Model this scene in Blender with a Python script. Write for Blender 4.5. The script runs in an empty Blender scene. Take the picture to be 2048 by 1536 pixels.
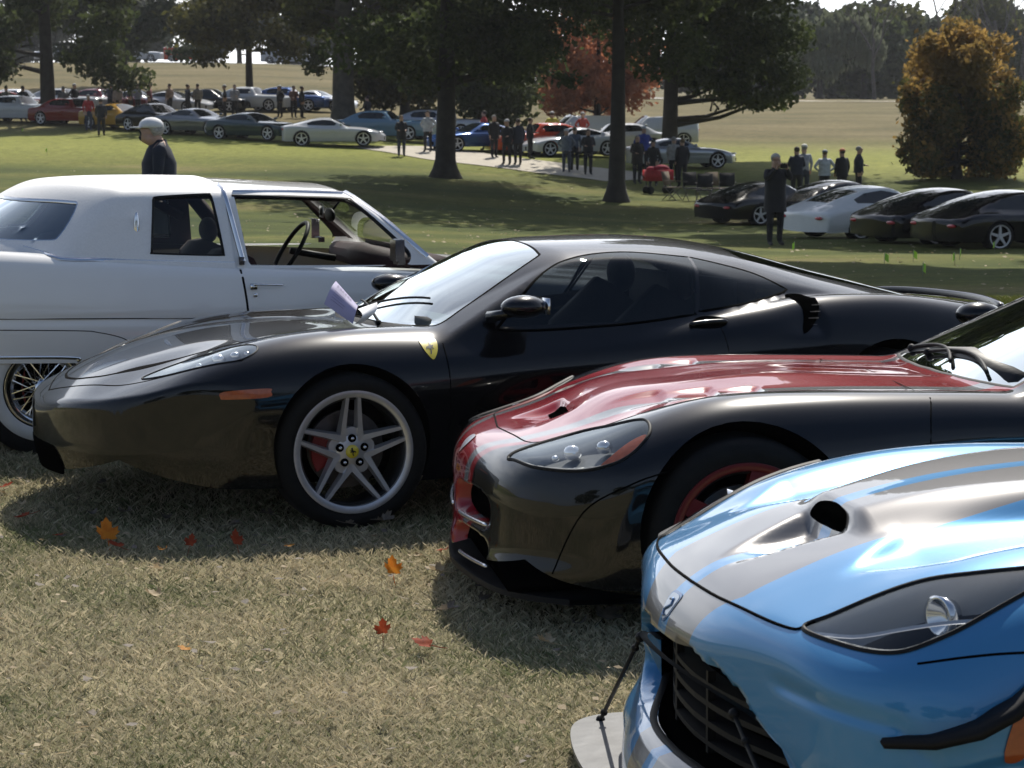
import bpy, bmesh, math, random
import numpy as np
from mathutils import Vector, Matrix, geometry
random.seed(7); np.random.seed(7)
R = math.radians
scene = bpy.context.scene
COL = scene.collection

# ------------------------------------------------------------------ camera, sky, sun, exposure
HC = 1.88
cam_d = bpy.data.cameras.new('camera'); cam = bpy.data.objects.new('camera', cam_d); COL.objects.link(cam)
cam.location = (0, 0, HC)
cam_d.sensor_width = 36.0; cam_d.lens = 4500 / 2048 * 36.0
cam.rotation_euler = (math.pi / 2 - math.atan(595 / 4500), 0, 0)
cam_d.clip_end = 4000
cam_d.dof.use_dof = True; cam_d.dof.focus_distance = 8.6; cam_d.dof.aperture_fstop = 13
scene.camera = cam
SUN_EL, SUN_AZ = R(48), R(10)          # azimuth: clockwise from the view direction (+Y), towards +X
world = bpy.data.worlds.new("World"); scene.world = world; world.use_nodes = True
wn = world.node_tree.nodes; wl = world.node_tree.links
bgn = wn.get('Background') or wn.new('ShaderNodeBackground')
sky = wn.new('ShaderNodeTexSky'); sky.sky_type = 'NISHITA'; sky.sun_disc = False
sky.sun_elevation = SUN_EL; sky.sun_rotation = SUN_AZ
sky.dust_density = 1.2; sky.air_density = 1.0; sky.ozone_density = 2.5
wtc = wn.new('ShaderNodeTexCoord'); wsp = wn.new('ShaderNodeSeparateXYZ'); wl.new(wtc.outputs['Generated'], wsp.inputs[0])
wmr = wn.new('ShaderNodeMapRange'); wmr.interpolation_type = 'SMOOTHSTEP'; wmr.inputs[1].default_value = .0; wmr.inputs[2].default_value = .95; wmr.inputs[3].default_value = .92; wmr.inputs[4].default_value = .0
wl.new(wsp.outputs[2], wmr.inputs[0])
wmp = wn.new('ShaderNodeMapping'); wmp.inputs['Scale'].default_value = (1, 1, 3.2); wl.new(wtc.outputs['Generated'], wmp.inputs[0])
wnz = wn.new('ShaderNodeTexNoise'); wnz.inputs['Scale'].default_value = 2.6; wnz.inputs['Detail'].default_value = 7; wnz.inputs['Roughness'].default_value = .55; wl.new(wmp.outputs[0], wnz.inputs['Vector'])
wr2 = wn.new('ShaderNodeMapRange'); wr2.inputs[1].default_value = .38; wr2.inputs[2].default_value = .62; wr2.inputs[3].default_value = .55; wr2.inputs[4].default_value = 1.15; wl.new(wnz.outputs['Fac'], wr2.inputs[0])
wmu = wn.new('ShaderNodeMath'); wmu.operation = 'MULTIPLY'; wmu.use_clamp = True; wl.new(wmr.outputs[0], wmu.inputs[0]); wl.new(wr2.outputs[0], wmu.inputs[1])
wmx = wn.new('ShaderNodeMix'); wmx.data_type = 'RGBA'; wl.new(wmu.outputs[0], wmx.inputs[0]); wl.new(sky.outputs[0], wmx.inputs[6]); 
wvd = wn.new('ShaderNodeVectorMath'); wvd.operation = 'DOT_PRODUCT'; wl.new(wtc.outputs['Generated'], wvd.inputs[0]); wvd.inputs[1].default_value = (math.sin(SUN_AZ) * math.cos(R(25)), math.cos(SUN_AZ) * math.cos(R(25)), math.sin(R(25)))
wm3 = wn.new('ShaderNodeMapRange'); wm3.interpolation_type = 'SMOOTHSTEP'; wm3.inputs[1].default_value = .1; wm3.inputs[2].default_value = 1.; wl.new(wvd.outputs['Value'], wm3.inputs[0])
wmc = wn.new('ShaderNodeMix'); wmc.data_type = 'RGBA'; wl.new(wm3.outputs[0], wmc.inputs[0]); wmc.inputs[6].default_value = (3.6, 4.4, 5.8, 1); wmc.inputs[7].default_value = (21., 21.6, 22.6, 1)
wl.new(wmc.outputs[2], wmx.inputs[7])   # thin white cloud, brightest on the sun's side
wl.new(wmx.outputs[2], bgn.inputs[0]); bgn.inputs[1].default_value = 0.078
sun_d = bpy.data.lights.new('sun', 'SUN'); sun_d.energy = 4.6; sun_d.angle = R(0.53); sun_d.color = (1, .95, .86)
sun = bpy.data.objects.new('sun', sun_d); COL.objects.link(sun)
sdir = Vector((math.sin(SUN_AZ) * math.cos(SUN_EL), math.cos(SUN_AZ) * math.cos(SUN_EL), math.sin(SUN_EL)))
sun.rotation_euler = sdir.to_track_quat('Z', 'Y').to_euler(); sun.location = (5, 40, 60)
scene.view_settings.view_transform = 'Standard'; scene.view_settings.look = 'None'
scene.view_settings.exposure = 0.38; scene.view_settings.gamma = 1.0
scene.cycles.max_bounces = 6; scene.cycles.transparent_max_bounces = 16
scene.cycles.glossy_bounces = 4; scene.cycles.diffuse_bounces = 3
scene.cycles.sample_clamp_indirect = 6.0

# ------------------------------------------------------------------ materials
_M = {}
def mat(name, col=(.5, .5, .5), rough=.5, metal=0., coat=0., coat_r=.03, var=0., scale=8., bump=0., spec=.5, alpha=None, emit=None, sheen=0., trans=0., spec_coat=.0, coat_ior=1.5):
    if name in _M: return _M[name]
    m = bpy.data.materials.new(name); m.use_nodes = True
    nt = m.node_tree; b = nt.nodes['Principled BSDF']
    b.inputs['Base Color'].default_value = (*col, 1); b.inputs['Roughness'].default_value = rough
    b.inputs['Metallic'].default_value = metal; b.inputs['Coat Weight'].default_value = coat
    b.inputs['Coat IOR'].default_value = coat_ior; b.inputs['Coat Roughness'].default_value = coat_r; b.inputs['Specular IOR Level'].default_value = spec if coat < .99 else spec_coat
    if trans: b.inputs['Transmission Weight'].default_value = trans
    if emit: b.inputs['Emission Color'].default_value = (*emit, 1); b.inputs['Emission Strength'].default_value = 1
    tc = nt.nodes.new('ShaderNodeTexCoord'); nz = nt.nodes.new('ShaderNodeTexNoise')
    nz.inputs['Scale'].default_value = scale; nz.inputs['Detail'].default_value = 4
    nt.links.new(tc.outputs['Object'], nz.inputs['Vector'])
    if var:
        mx = nt.nodes.new('ShaderNodeMix'); mx.data_type = 'RGBA'
        rp = nt.nodes.new('ShaderNodeMapRange'); rp.inputs[1].default_value = .3; rp.inputs[2].default_value = .7
        nt.links.new(nz.outputs['Fac'], rp.inputs[0]); nt.links.new(rp.outputs[0], mx.inputs[0])
        mx.inputs[6].default_value = (*[c * (1 - var) for c in col], 1); mx.inputs[7].default_value = (*[min(1, c * (1 + var)) for c in col], 1)
        nt.links.new(mx.outputs[2], b.inputs['Base Color'])
    if bump:
        bp = nt.nodes.new('ShaderNodeBump'); bp.inputs['Strength'].default_value = bump; bp.inputs['Distance'].default_value = .02
        nt.links.new(nz.outputs['Fac'], bp.inputs['Height']); nt.links.new(bp.outputs[0], b.inputs['Normal'])
    _M[name] = m
    return m
def glass_mat(name, tint=(.6, .7, .7), refl=1.0, rough=.0):
    if name in _M: return _M[name]
    m = bpy.data.materials.new(name); m.use_nodes = True; nt = m.node_tree; nt.nodes.clear()
    o = nt.nodes.new('ShaderNodeOutputMaterial'); mx = nt.nodes.new('ShaderNodeMixShader')
    t = nt.nodes.new('ShaderNodeBsdfTransparent'); t.inputs[0].default_value = (*tint, 1)
    g = nt.nodes.new('ShaderNodeBsdfGlossy'); g.inputs['Roughness'].default_value = rough
    g.inputs[0].default_value = (.95, 1, 1, 1)
    lw = nt.nodes.new('ShaderNodeLayerWeight'); lw.inputs[0].default_value = .5
    pw = nt.nodes.new('ShaderNodeMath'); pw.operation = 'POWER'; pw.inputs[1].default_value = 4.2; nt.links.new(lw.outputs['Facing'], pw.inputs[0])
    mu = nt.nodes.new('ShaderNodeMath'); mu.operation = 'MULTIPLY_ADD'; mu.use_clamp = True; mu.inputs[1].default_value = .96 * refl; mu.inputs[2].default_value = .045 * refl
    nt.links.new(pw.outputs[0], mu.inputs[0]); nt.links.new(mu.outputs[0], mx.inputs[0])
    nt.links.new(t.outputs[0], mx.inputs[1]); nt.links.new(g.outputs[0], mx.inputs[2]); nt.links.new(mx.outputs[0], o.inputs[0])
    _M[name] = m
    return m

# ------------------------------------------------------------------ object helpers
def tag(o, label=None, cat=None, group=None, kind=None):
    if label: o['label'] = label
    if cat: o['category'] = cat
    if group: o['group'] = group
    if kind: o['kind'] = kind
    return o
def empty(name, loc=(0, 0, 0), rot=(0, 0, 0), label=None, cat=None, group=None):
    o = bpy.data.objects.new(name, None); COL.objects.link(o); o.location = loc; o.rotation_euler = rot
    o.empty_display_size = .2
    return tag(o, label, cat, group)
def mesh(name, V, F, m=None, parent=None, smooth=True, label=None, cat=None, group=None, kind=None, mats=None, midx=None):
    me = bpy.data.meshes.new(name)
    if isinstance(F, np.ndarray):
        F = F.tolist()
        F = [list(dict.fromkeys(q)) if len(set(q)) < len(q) else q for q in F]
    me.from_pydata([tuple(map(float, v)) for v in V] if not isinstance(V, np.ndarray) else V.tolist(), [], F)
    if mats:
        for q in mats: me.materials.append(q)
        me.polygons.foreach_set('material_index', list(midx))
    elif m: me.materials.append(m)
    if smooth: me.polygons.foreach_set('use_smooth', [True] * len(me.polygons))
    me.update()
    o = bpy.data.objects.new(name, me); COL.objects.link(o)
    if parent: o.parent = parent
    return tag(o, label, cat, group, kind)
def copy_tree(o, parent=None):
    c = o.copy(); COL.objects.link(c)
    if parent: c.parent = parent
    for ch in list(o.children): copy_tree(ch, c)
    return c
class MB:
    """collects simple shapes, built as one mesh object"""
    def __init__(s): s.V = []; s.F = []; s.I = []; s.mi = 0
    def add(s, V, F):
        n = len(s.V); s.V += [tuple(v) for v in V]; s.F += [tuple(i + n for i in f) for f in F]; s.I += [s.mi] * len(F); return s
    def box(s, c, d, rot=None):
        c = Vector(c); V = [Vector((x * d[0] / 2, y * d[1] / 2, z * d[2] / 2)) for x in (-1, 1) for y in (-1, 1) for z in (-1, 1)]
        if rot: V = [rot @ v for v in V]
        return s.add([v + c for v in V], [(0, 1, 3, 2), (4, 6, 7, 5), (0, 4, 5, 1), (2, 3, 7, 6), (0, 2, 6, 4), (1, 5, 7, 3)])
    def tube(s, pts, rad, n=8, caps=True):
        P = [Vector(p) for p in pts]; rad = rad if hasattr(rad, '__len__') else [rad] * len(P)
        V = []; F = []; u = None
        for i, p in enumerate(P):
            t = (P[min(i + 1, len(P) - 1)] - P[max(i - 1, 0)]).normalized()
            if u is None: u = t.orthogonal().normalized()
            u = (u - t * u.dot(t)).normalized(); w = t.cross(u)
            for k in range(n):
                a = 2 * math.pi * k / n; V.append(p + (u * math.cos(a) + w * math.sin(a)) * rad[i])
        for i in range(len(P) - 1):
            for k in range(n):
                a = i * n + k; b = i * n + (k + 1) % n; F.append((a, b, b + n, a + n))
        if caps: F.append(tuple(range(n))[::-1]); F.append(tuple(range((len(P) - 1) * n, len(P) * n)))
        return s.add(V, F)
    def lathe(s, prof, n=48, axis='y', c=(0, 0, 0)):
        V = []; F = []; m = len(prof)
        for k in range(n):
            a = 2 * math.pi * k / n
            for (r, h) in prof:
                x, y, z = r * math.cos(a), h, r * math.sin(a)
                if axis == 'z': x, y, z = r * math.cos(a), r * math.sin(a), h
                V.append((x + c[0], y + c[1], z + c[2]))
        for k in range(n):
            for j in range(m - 1):
                a = k * m + j; b = ((k + 1) % n) * m + j; F.append((a, b, b + 1, a + 1))
        return s.add(V, F)
    def prism(s, poly, h0, h1, axis='y', M=None):
        """extrude a 2D polygon (x,z) along y from h0 to h1"""
        n = len(poly); V = []
        for h in (h0, h1):
            for (x, z) in poly:
                v = (x, h, z) if axis == 'y' else ((x, z, h) if axis == 'z' else (h, x, z)); V.append(M @ Vector(v) if M else v)
        F = [tuple(range(n)), tuple(range(n, 2 * n))[::-1]] + [(i, i + n, (i + 1) % n + n, (i + 1) % n) for i in range(n)]
        return s.add(V, F)
    def ball(s, c, r, nu=12, nv=8, M=None):
        V = []; F = []; r = r if hasattr(r, '__len__') else (r, r, r)
        for j in range(nv + 1):
            t = math.pi * j / nv
            for k in range(nu):
                a = 2 * math.pi * k / nu; v = Vector((r[0] * math.sin(t) * math.cos(a), r[1] * math.sin(t) * math.sin(a), r[2] * math.cos(t)))
                if M: v = M @ v
                V.append(v + Vector(c))
        for j in range(nv):
            for k in range(nu):
                a = j * nu + k; b = j * nu + (k + 1) % nu; F.append((a, a + nu, b + nu, b))
        return s.add(V, F)
    def build(s, name, m=None, parent=None, smooth=True, **k):
        mats = k.pop('mats', None)
        o = mesh(name, s.V, s.F, m, parent, smooth, mats=mats, midx=s.I if mats else None, **k)
        if smooth == 'auto': pass
        return o
def autosmooth(o, deg=35):
    me = o.data
    try: me.set_sharp_from_angle(angle=R(deg))
    except Exception: pass
    return o

# ------------------------------------------------------------------ splines and implicit car bodies
class Sp:
    """cardinal basis of a natural cubic spline on given knots"""
    def __init__(s, k):
        s.k = np.array(k, float); n = len(k); h = np.diff(s.k)
        A = np.eye(n); B = np.zeros((n, n))
        for i in range(1, n - 1):
            A[i, i - 1] = h[i - 1]; A[i, i] = 2 * (h[i - 1] + h[i]); A[i, i + 1] = h[i]
            B[i, i - 1] = 6 / h[i - 1]; B[i, i] = -6 / h[i - 1] - 6 / h[i]; B[i, i + 1] = 6 / h[i]
        s.K = np.linalg.solve(A, B)
    def basis(s, x):
        x = np.clip(x, s.k[0], s.k[-1]); i = np.clip(np.searchsorted(s.k, x) - 1, 0, len(s.k) - 2)
        h = s.k[i + 1] - s.k[i]; b = (x - s.k[i]) / h; a = 1 - b
        W = ((a**3 - a) * h * h / 6)[:, None] * s.K[i] + ((b**3 - b) * h * h / 6)[:, None] * s.K[i + 1]
        r = np.arange(len(x)); W[r, i] += a; W[r, i + 1] += b
        return W
class Tab:
    def __init__(s, xs, ys, Z): s.a = Sp(xs); s.b = Sp(ys); s.Z = np.array(Z, float)
    def __call__(s, x, y): return np.einsum('ij,ij->i', s.a.basis(x) @ s.Z, s.b.basis(y))
class Cur:
    def __init__(s, xs, v): s.a = Sp(xs); s.v = np.array(v, float)
    def __call__(s, x): return s.a.basis(np.asarray(x, float)) @ s.v
def smax(a, b, k):
    h = np.clip(.5 + .5 * (a - b) / k, 0, 1); return b * (1 - h) + a * h + k * h * (1 - h)
def smin(a, b, k): return -smax(-a, -b, k)
def sstep(x, a, b):
    t = np.clip((x - a) / (b - a), 0, 1); return t * t * (3 - 2 * t)

def solve_ray(f, O, D, t0, t1, n=36):
    """first exit of f<0 along O + t D, vectorised"""
    N = len(O); lo = np.full(N, t0, float); hi = np.full(N, t1, float); done = np.zeros(N, bool)
    for t in np.linspace(t0, t1, n)[1:]:
        P = O + D * t; v = f(P[:, 0], P[:, 1], P[:, 2]) > 0
        new = v & ~done; hi[new] = t; lo[new] = t - (t1 - t0) / (n - 1); done |= v
        if done.all(): break
    for _ in range(13):
        m = (lo + hi) / 2; P = O + D * m[:, None]; v = f(P[:, 0], P[:, 1], P[:, 2]) > 0
        hi = np.where(v, m, hi); lo = np.where(v, lo, m)
    return O + D * ((lo + hi) / 2)[:, None]

def grad(f, P, e=.004):
    g = np.stack([f(*(P + d).T) - f(*(P - d).T) for d in np.eye(3) * e], 1)
    return g / (np.linalg.norm(g, axis=1)[:, None] + 1e-9)

def sdpoly(q, poly):
    """signed distance (negative inside) and nearest boundary point"""
    A = np.array(poly, float); B = np.roll(A, -1, 0); best = np.full(len(q), 1e9); near = np.zeros_like(q); ins = np.zeros(len(q), bool)
    for a, b in zip(A, B):
        d = b - a; t = np.clip(((q - a) @ d) / (d @ d + 1e-12), 0, 1); c = a + t[:, None] * d; r = np.hypot(*(q - c).T)
        m = r < best; best = np.where(m, r, best); near[m] = c[m]
        cr = ((a[1] > q[:, 1]) != (b[1] > q[:, 1])); xx = a[0] + (q[:, 1] - a[1]) * (b[0] - a[0]) / ((b[1] - a[1]) or 1e-12)
        ins ^= cr & (q[:, 0] < xx)
    return np.where(ins, -best, best), near

def smooth_poly(pts, n=8, closed=True):
    """Catmull-Rom through the points"""
    P = np.array(pts, float); N = len(P); out = []
    rng = range(N) if closed else range(N - 1)
    for i in rng:
        if closed: p0, p1, p2, p3 = P[i - 1], P[i], P[(i + 1) % N], P[(i + 2) % N]
        else: p0, p1, p2, p3 = P[max(i - 1, 0)], P[i], P[i + 1], P[min(i + 2, N - 1)]
        for t in np.arange(n) / n:
            out.append(.5 * ((2 * p1) + (-p0 + p2) * t + (2 * p0 - 5 * p1 + 4 * p2 - p3) * t**2 + (-p0 + 3 * p1 - 3 * p2 + p3) * t**3))
    if not closed: out.append(P[-1])
    return np.array(out)

class Shell:
    """half body (y >= 0) as a cube-mapped mesh on the zero set of f, later mirrored"""
    def __init__(s, f, box, inner, cell, tmax=4.0):
        s.f = f; x0, x1, W, z0, z1 = box; ix0, ix1, iW, iz0, iz1 = inner
        nx = int((x1 - x0) / cell); ny = int(W / cell); nz = max(3, int((z1 - z0) / cell))
        xs = np.linspace(x0, x1, nx + 1); ys = np.linspace(0, W, ny + 1); zs = np.linspace(z0, z1, nz + 1)
        idx = {}; V = []; F = []
        def vid(i, j, k):
            key = (i, j, k)
            if key not in idx: idx[key] = len(V); V.append((xs[i], ys[j], zs[k]))
            return idx[key]
        for i in range(nx):
            for j in range(ny): F.append((vid(i, j, nz), vid(i + 1, j, nz), vid(i + 1, j + 1, nz), vid(i, j + 1, nz)))
            for k in range(nz): F.append((vid(i, ny, k + 1), vid(i + 1, ny, k + 1), vid(i + 1, ny, k), vid(i, ny, k)))
        for j in range(ny):
            for k in range(nz):
                F.append((vid(0, j + 1, k + 1), vid(0, j + 1, k), vid(0, j, k), vid(0, j, k + 1)))
                F.append((vid(nx, j, k + 1), vid(nx, j, k), vid(nx, j + 1, k), vid(nx, j + 1, k + 1)))
        V = np.array(V); s.F = np.array(F)
        O = np.stack([np.clip(V[:, 0], ix0, ix1), np.clip(V[:, 1], 0, iW), np.clip(V[:, 2], iz0, iz1)], 1)
        cen = V[:, 1] < 1e-6
        s.V = solve_ray(f, O, V - O, 0, tmax, 60)
        s.V[cen, 1] = 0; s.cell = cell
        s.part = np.zeros(len(s.F), int)
    def edges(s):
        F = s.F; E = np.concatenate([F[:, [0, 1]], F[:, [1, 2]], F[:, [2, 3]], F[:, [3, 0]]]); return np.unique(np.sort(E, 1), axis=0)
    def cut(s, poly, axis, pid, where=None, only=(0,)):
        """assign faces inside the polygon (seen along the axis) to part pid, vertices snapped to its outline"""
        ax = {'y': (0, 2), 'z': (0, 1), 'x': (1, 2)}[axis]; k = {'x': 0, 'y': 1, 'z': 2}[axis]
        q = s.V[:, ax]; lo = np.min(poly, 0) - .15; hi = np.max(poly, 0) + .15
        sel = ((q > lo) & (q < hi)).all(1)
        if where is not None: sel &= where(s.V)
        sd = np.full(len(q), 1e3); near = q.copy(); ii = np.where(sel)[0]
        if not len(ii): return
        a, b = sdpoly(q[ii], poly); sd[ii] = a; near[ii] = b
        E = s.edges(); c = (sd[E[:, 0]] * sd[E[:, 1]] < 0) & sel[E[:, 0]] & sel[E[:, 1]]; E = E[c]
        mv = np.where(np.abs(sd[E[:, 0]]) < np.abs(sd[E[:, 1]]), E[:, 0], E[:, 1]); mv = np.unique(mv)
        if len(mv):
            P = s.V[mv].copy(); P[:, ax] = near[mv]
            D = np.zeros((len(mv), 3)); D[:, k] = 1 if k != 0 else np.sign(P[:, 0] - s.V[:, 0].mean())
            O = P - D * .12
            Q = solve_ray(s.f, O, D, 0, .3, 30); ok = np.abs(Q[:, k] - P[:, k]) < .11
            Q[~ok] = P[~ok]
            Q[s.V[mv][:, 1] < 1e-6, 1] = 0
            s.V[mv] = Q; sd[mv] = 0
        fs = sd[s.F]; mix = (fs.min(1) < -1e-9) & (fs.max(1) > 1e-9) & (fs < 999).all(1)
        mi = np.where(mix)[0]; addF = []; addP = []
        for i in mi:      # split quads that straddle the outline along the diagonal that lies on it
            q = s.F[i]; v = fs[i]
            if len(set(q)) < 4: continue
            if abs(v[0]) < 1e-9 and abs(v[2]) < 1e-9: t = ((q[0], q[1], q[2], q[2]), (q[0], q[2], q[3], q[3]))
            elif abs(v[1]) < 1e-9 and abs(v[3]) < 1e-9: t = ((q[1], q[2], q[3], q[3]), (q[1], q[3], q[0], q[0]))
            else: continue
            s.F[i] = t[0]; addF.append(t[1]); addP.append(s.part[i])
        if addF: s.F = np.vstack([s.F, np.array(addF)]); s.part = np.concatenate([s.part, addP])
        fs = sd[s.F]; inside = (fs <= 1e-9).all(1) & (fs.min(1) < 0) & np.isin(s.part, only)
        s.part[inside] = pid
    def build(s, pid, name, m, parent, mirror=True, off=0., **k):
        F = s.F[s.part == pid]; u, inv = np.unique(F, return_inverse=True); V = s.V[u].copy(); F = inv.reshape(-1, 4)
        if off: V += grad(s.f, V) * off
        if k.pop('split', 'window' in name and 'rear' not in name):
            mesh(name, V * [1, -1, 1], F[:, ::-1], m, parent, **k); return mesh(name, V, F, m, parent, **k)
        if mirror: V, F = mirror_mesh(V, F)
        return mesh(name, V, F, m, parent, **k)
def mirror_mesh(V, F):
    F = np.asarray(F)
    n = len(V); cen = np.abs(V[:, 1]) < 1e-6; V2 = V * [1, -1, 1]; mp = np.arange(n) + n; mp[cen] = np.where(cen)[0]
    keep = ~cen; new = np.cumsum(keep) - 1 + n; mp[keep] = new[keep]
    return np.vstack([V, V2[keep]]), np.vstack([F, mp[F][:, ::-1]])

def patch(f, poly, axis, off, name, m, parent, side=1, h=.02, seed=None, span=(.0, 1.3), base=None, bowl=0., bw=.05, **k):
    """a sheet that follows the surface f inside a polygon given in the plane across the axis"""
    P2 = np.array(poly, float); lo, hi = P2.min(0), P2.max(0)
    pts = [Vector(p) for p in P2]; nb = len(pts)
    gx = np.arange(lo[0] + h / 2, hi[0], h); gy = np.arange(lo[1] + h / 2, hi[1], h)
    G = np.array([(a, b) for a in gx for b in gy]) if len(gx) and len(gy) else np.zeros((0, 2))
    if len(G):
        sd, _ = sdpoly(G, P2); G = G[sd < -h * .45]
    allp = pts + [Vector(g) for g in G]
    r = geometry.delaunay_2d_cdt(allp, [], [list(range(nb))], 1, 1e-6)
    Q = np.array([tuple(v) for v in r[0]]); T = [tuple(t) for t in r[2]]
    V = project(f, Q, axis, span, side, base)
    G = grad(lambda x, y, z: f(x, np.abs(y), z), V)
    a, b, c = (V[[t[i] for t in T]] for i in range(3))
    if len(T) and (np.cross(b - a, c - a) * G[[t[0] for t in T]]).sum() < 0: T = [t[::-1] for t in T]
    if side < 0 and axis != 'x': T = [t[::-1] for t in T]
    if bowl:
        sdd, _ = sdpoly(Q, P2); off = off - bowl * sstep(-sdd, 0, bw)[:, None] * [1., 1., 1.]
    if bowl or off: V = V + G * ([1, -1 if (side < 0 and axis != 'x') else 1, 1] if 0 else 1) * off
    if side < 0 and axis != 'x': V[:, 1] *= -1
    return mesh(name, V, T, m, parent, **k)
def project(f, Q, axis, span=(0., 1.3), side=1, base=None):
    N = len(Q); O = np.zeros((N, 3)); D = np.zeros((N, 3))
    if axis == 'y': O[:, 0] = Q[:, 0]; O[:, 2] = Q[:, 1]; O[:, 1] = span[0]; D[:, 1] = 1
    elif axis == 'z': O[:, 0] = Q[:, 0]; O[:, 1] = Q[:, 1]; O[:, 2] = span[0]; D[:, 2] = 1
    else: O[:, 1] = Q[:, 0]; O[:, 2] = Q[:, 1]; O[:, 0] = span[0]; D[:, 0] = np.sign(span[1] - span[0])
    # the car is symmetric: solve on |y|
    g = lambda x, y, z: f(x, np.abs(y), z)
    return solve_ray(g, O, D, 0, abs(span[1] - span[0]), 60)
def ribbon(f, pts, w, off, name, m, parent, mirror=False, side=1, th=.0, **k):
    """a thin strip lying on the surface along 3D points near the surface"""
    P = np.array(pts, float); N = len(P); g = lambda x, y, z: f(x, np.abs(y), z); n = grad(g, P)
    t = np.gradient(P, axis=0); t /= np.linalg.norm(t, axis=1)[:, None] + 1e-9
    b = np.cross(n, t); b /= np.linalg.norm(b, axis=1)[:, None] + 1e-9
    w = np.asarray(w) if hasattr(w, '__len__') else np.full(N, w); w = w[:, None]
    A = P + b * w / 2 + n * off * .2; B = P + n * off; C_ = P - b * w / 2 + n * off * .2
    V = np.vstack([A, B, C_]); F = []
    for i in range(N - 1):
        F.append((i, i + 1, N + i + 1, N + i)); F.append((N + i, N + i + 1, 2 * N + i + 1, 2 * N + i))
    F = np.array(F)
    if mirror: mesh(name, V * [1, -1, 1], F[:, ::-1], m, parent, **k)
    elif side < 0: V = V * [1, -1, 1]
    return mesh(name, V, F, m, parent, **k)
def on_surf(f, pts2, axis, span=(0., 1.3), n=6, closed=False):
    Q = smooth_poly(pts2, n, closed)
    if closed: Q = np.vstack([Q, Q[:1]])
    return project(f, Q, axis, span)
# ------------------------------------------------------------------ shared car materials
BLACK = mat('black_paint', (.0035, .0038, .0048), .26, 0, 1., .03, var=.2, scale=60, spec_coat=.10, coat_ior=1.41)
RUBBER = mat('tyre_rubber', (.009, .009, .009), .8, var=.2, scale=30, bump=.1, spec=.2)
DARK = mat('dark_plastic', (.006, .006, .007), .6, var=.2, scale=40, spec=.25)
VOID = mat('dark_cavity', (.0015, .0015, .0015), 1., spec=0.)  # near-black, also paints the shade of openings drawn as flat patches
SEAM = mat('panel_gap', (.0015, .0015, .0015), .9, spec=.05)
RIM = mat('alloy_silver', (.55, .55, .57), .38, .75, .3, .2, var=.08, scale=20)
CHROME = mat('chrome', (.75, .76, .78), .12, 1., var=.04, scale=12)
STEEL = mat('brake_steel', (.12, .11, .11), .4, .9, var=.2, scale=30)
REDC = mat('red_caliper', (.25, .01, .01), .4, 0, .4)
GLASS = glass_mat('car_glass', (.42, .54, .50), 3.0)
TINT = glass_mat('tinted_glass', (.24, .26, .27), .8)
CLEAR = glass_mat('clear_glass', (.82, .86, .84), .8)
LENS = glass_mat('lens_glass', (.85, .87, .88), 1.1)
LEATHER = mat('black_leather', (.012, .011, .011), .55, var=.3, scale=20, bump=.1)
AMBER = mat('amber_lens', (.36, .075, .015), .25, 0, .6, var=.15, scale=60)
REDL = mat('red_lens', (.45, .012, .012), .2, 0, .8)
YELLOW = mat('enamel_yellow', (.62, .50, .03), .35, 0, .6, var=.05)
HORSE = mat('enamel_black', (.01, .01, .01), .4)

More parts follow.
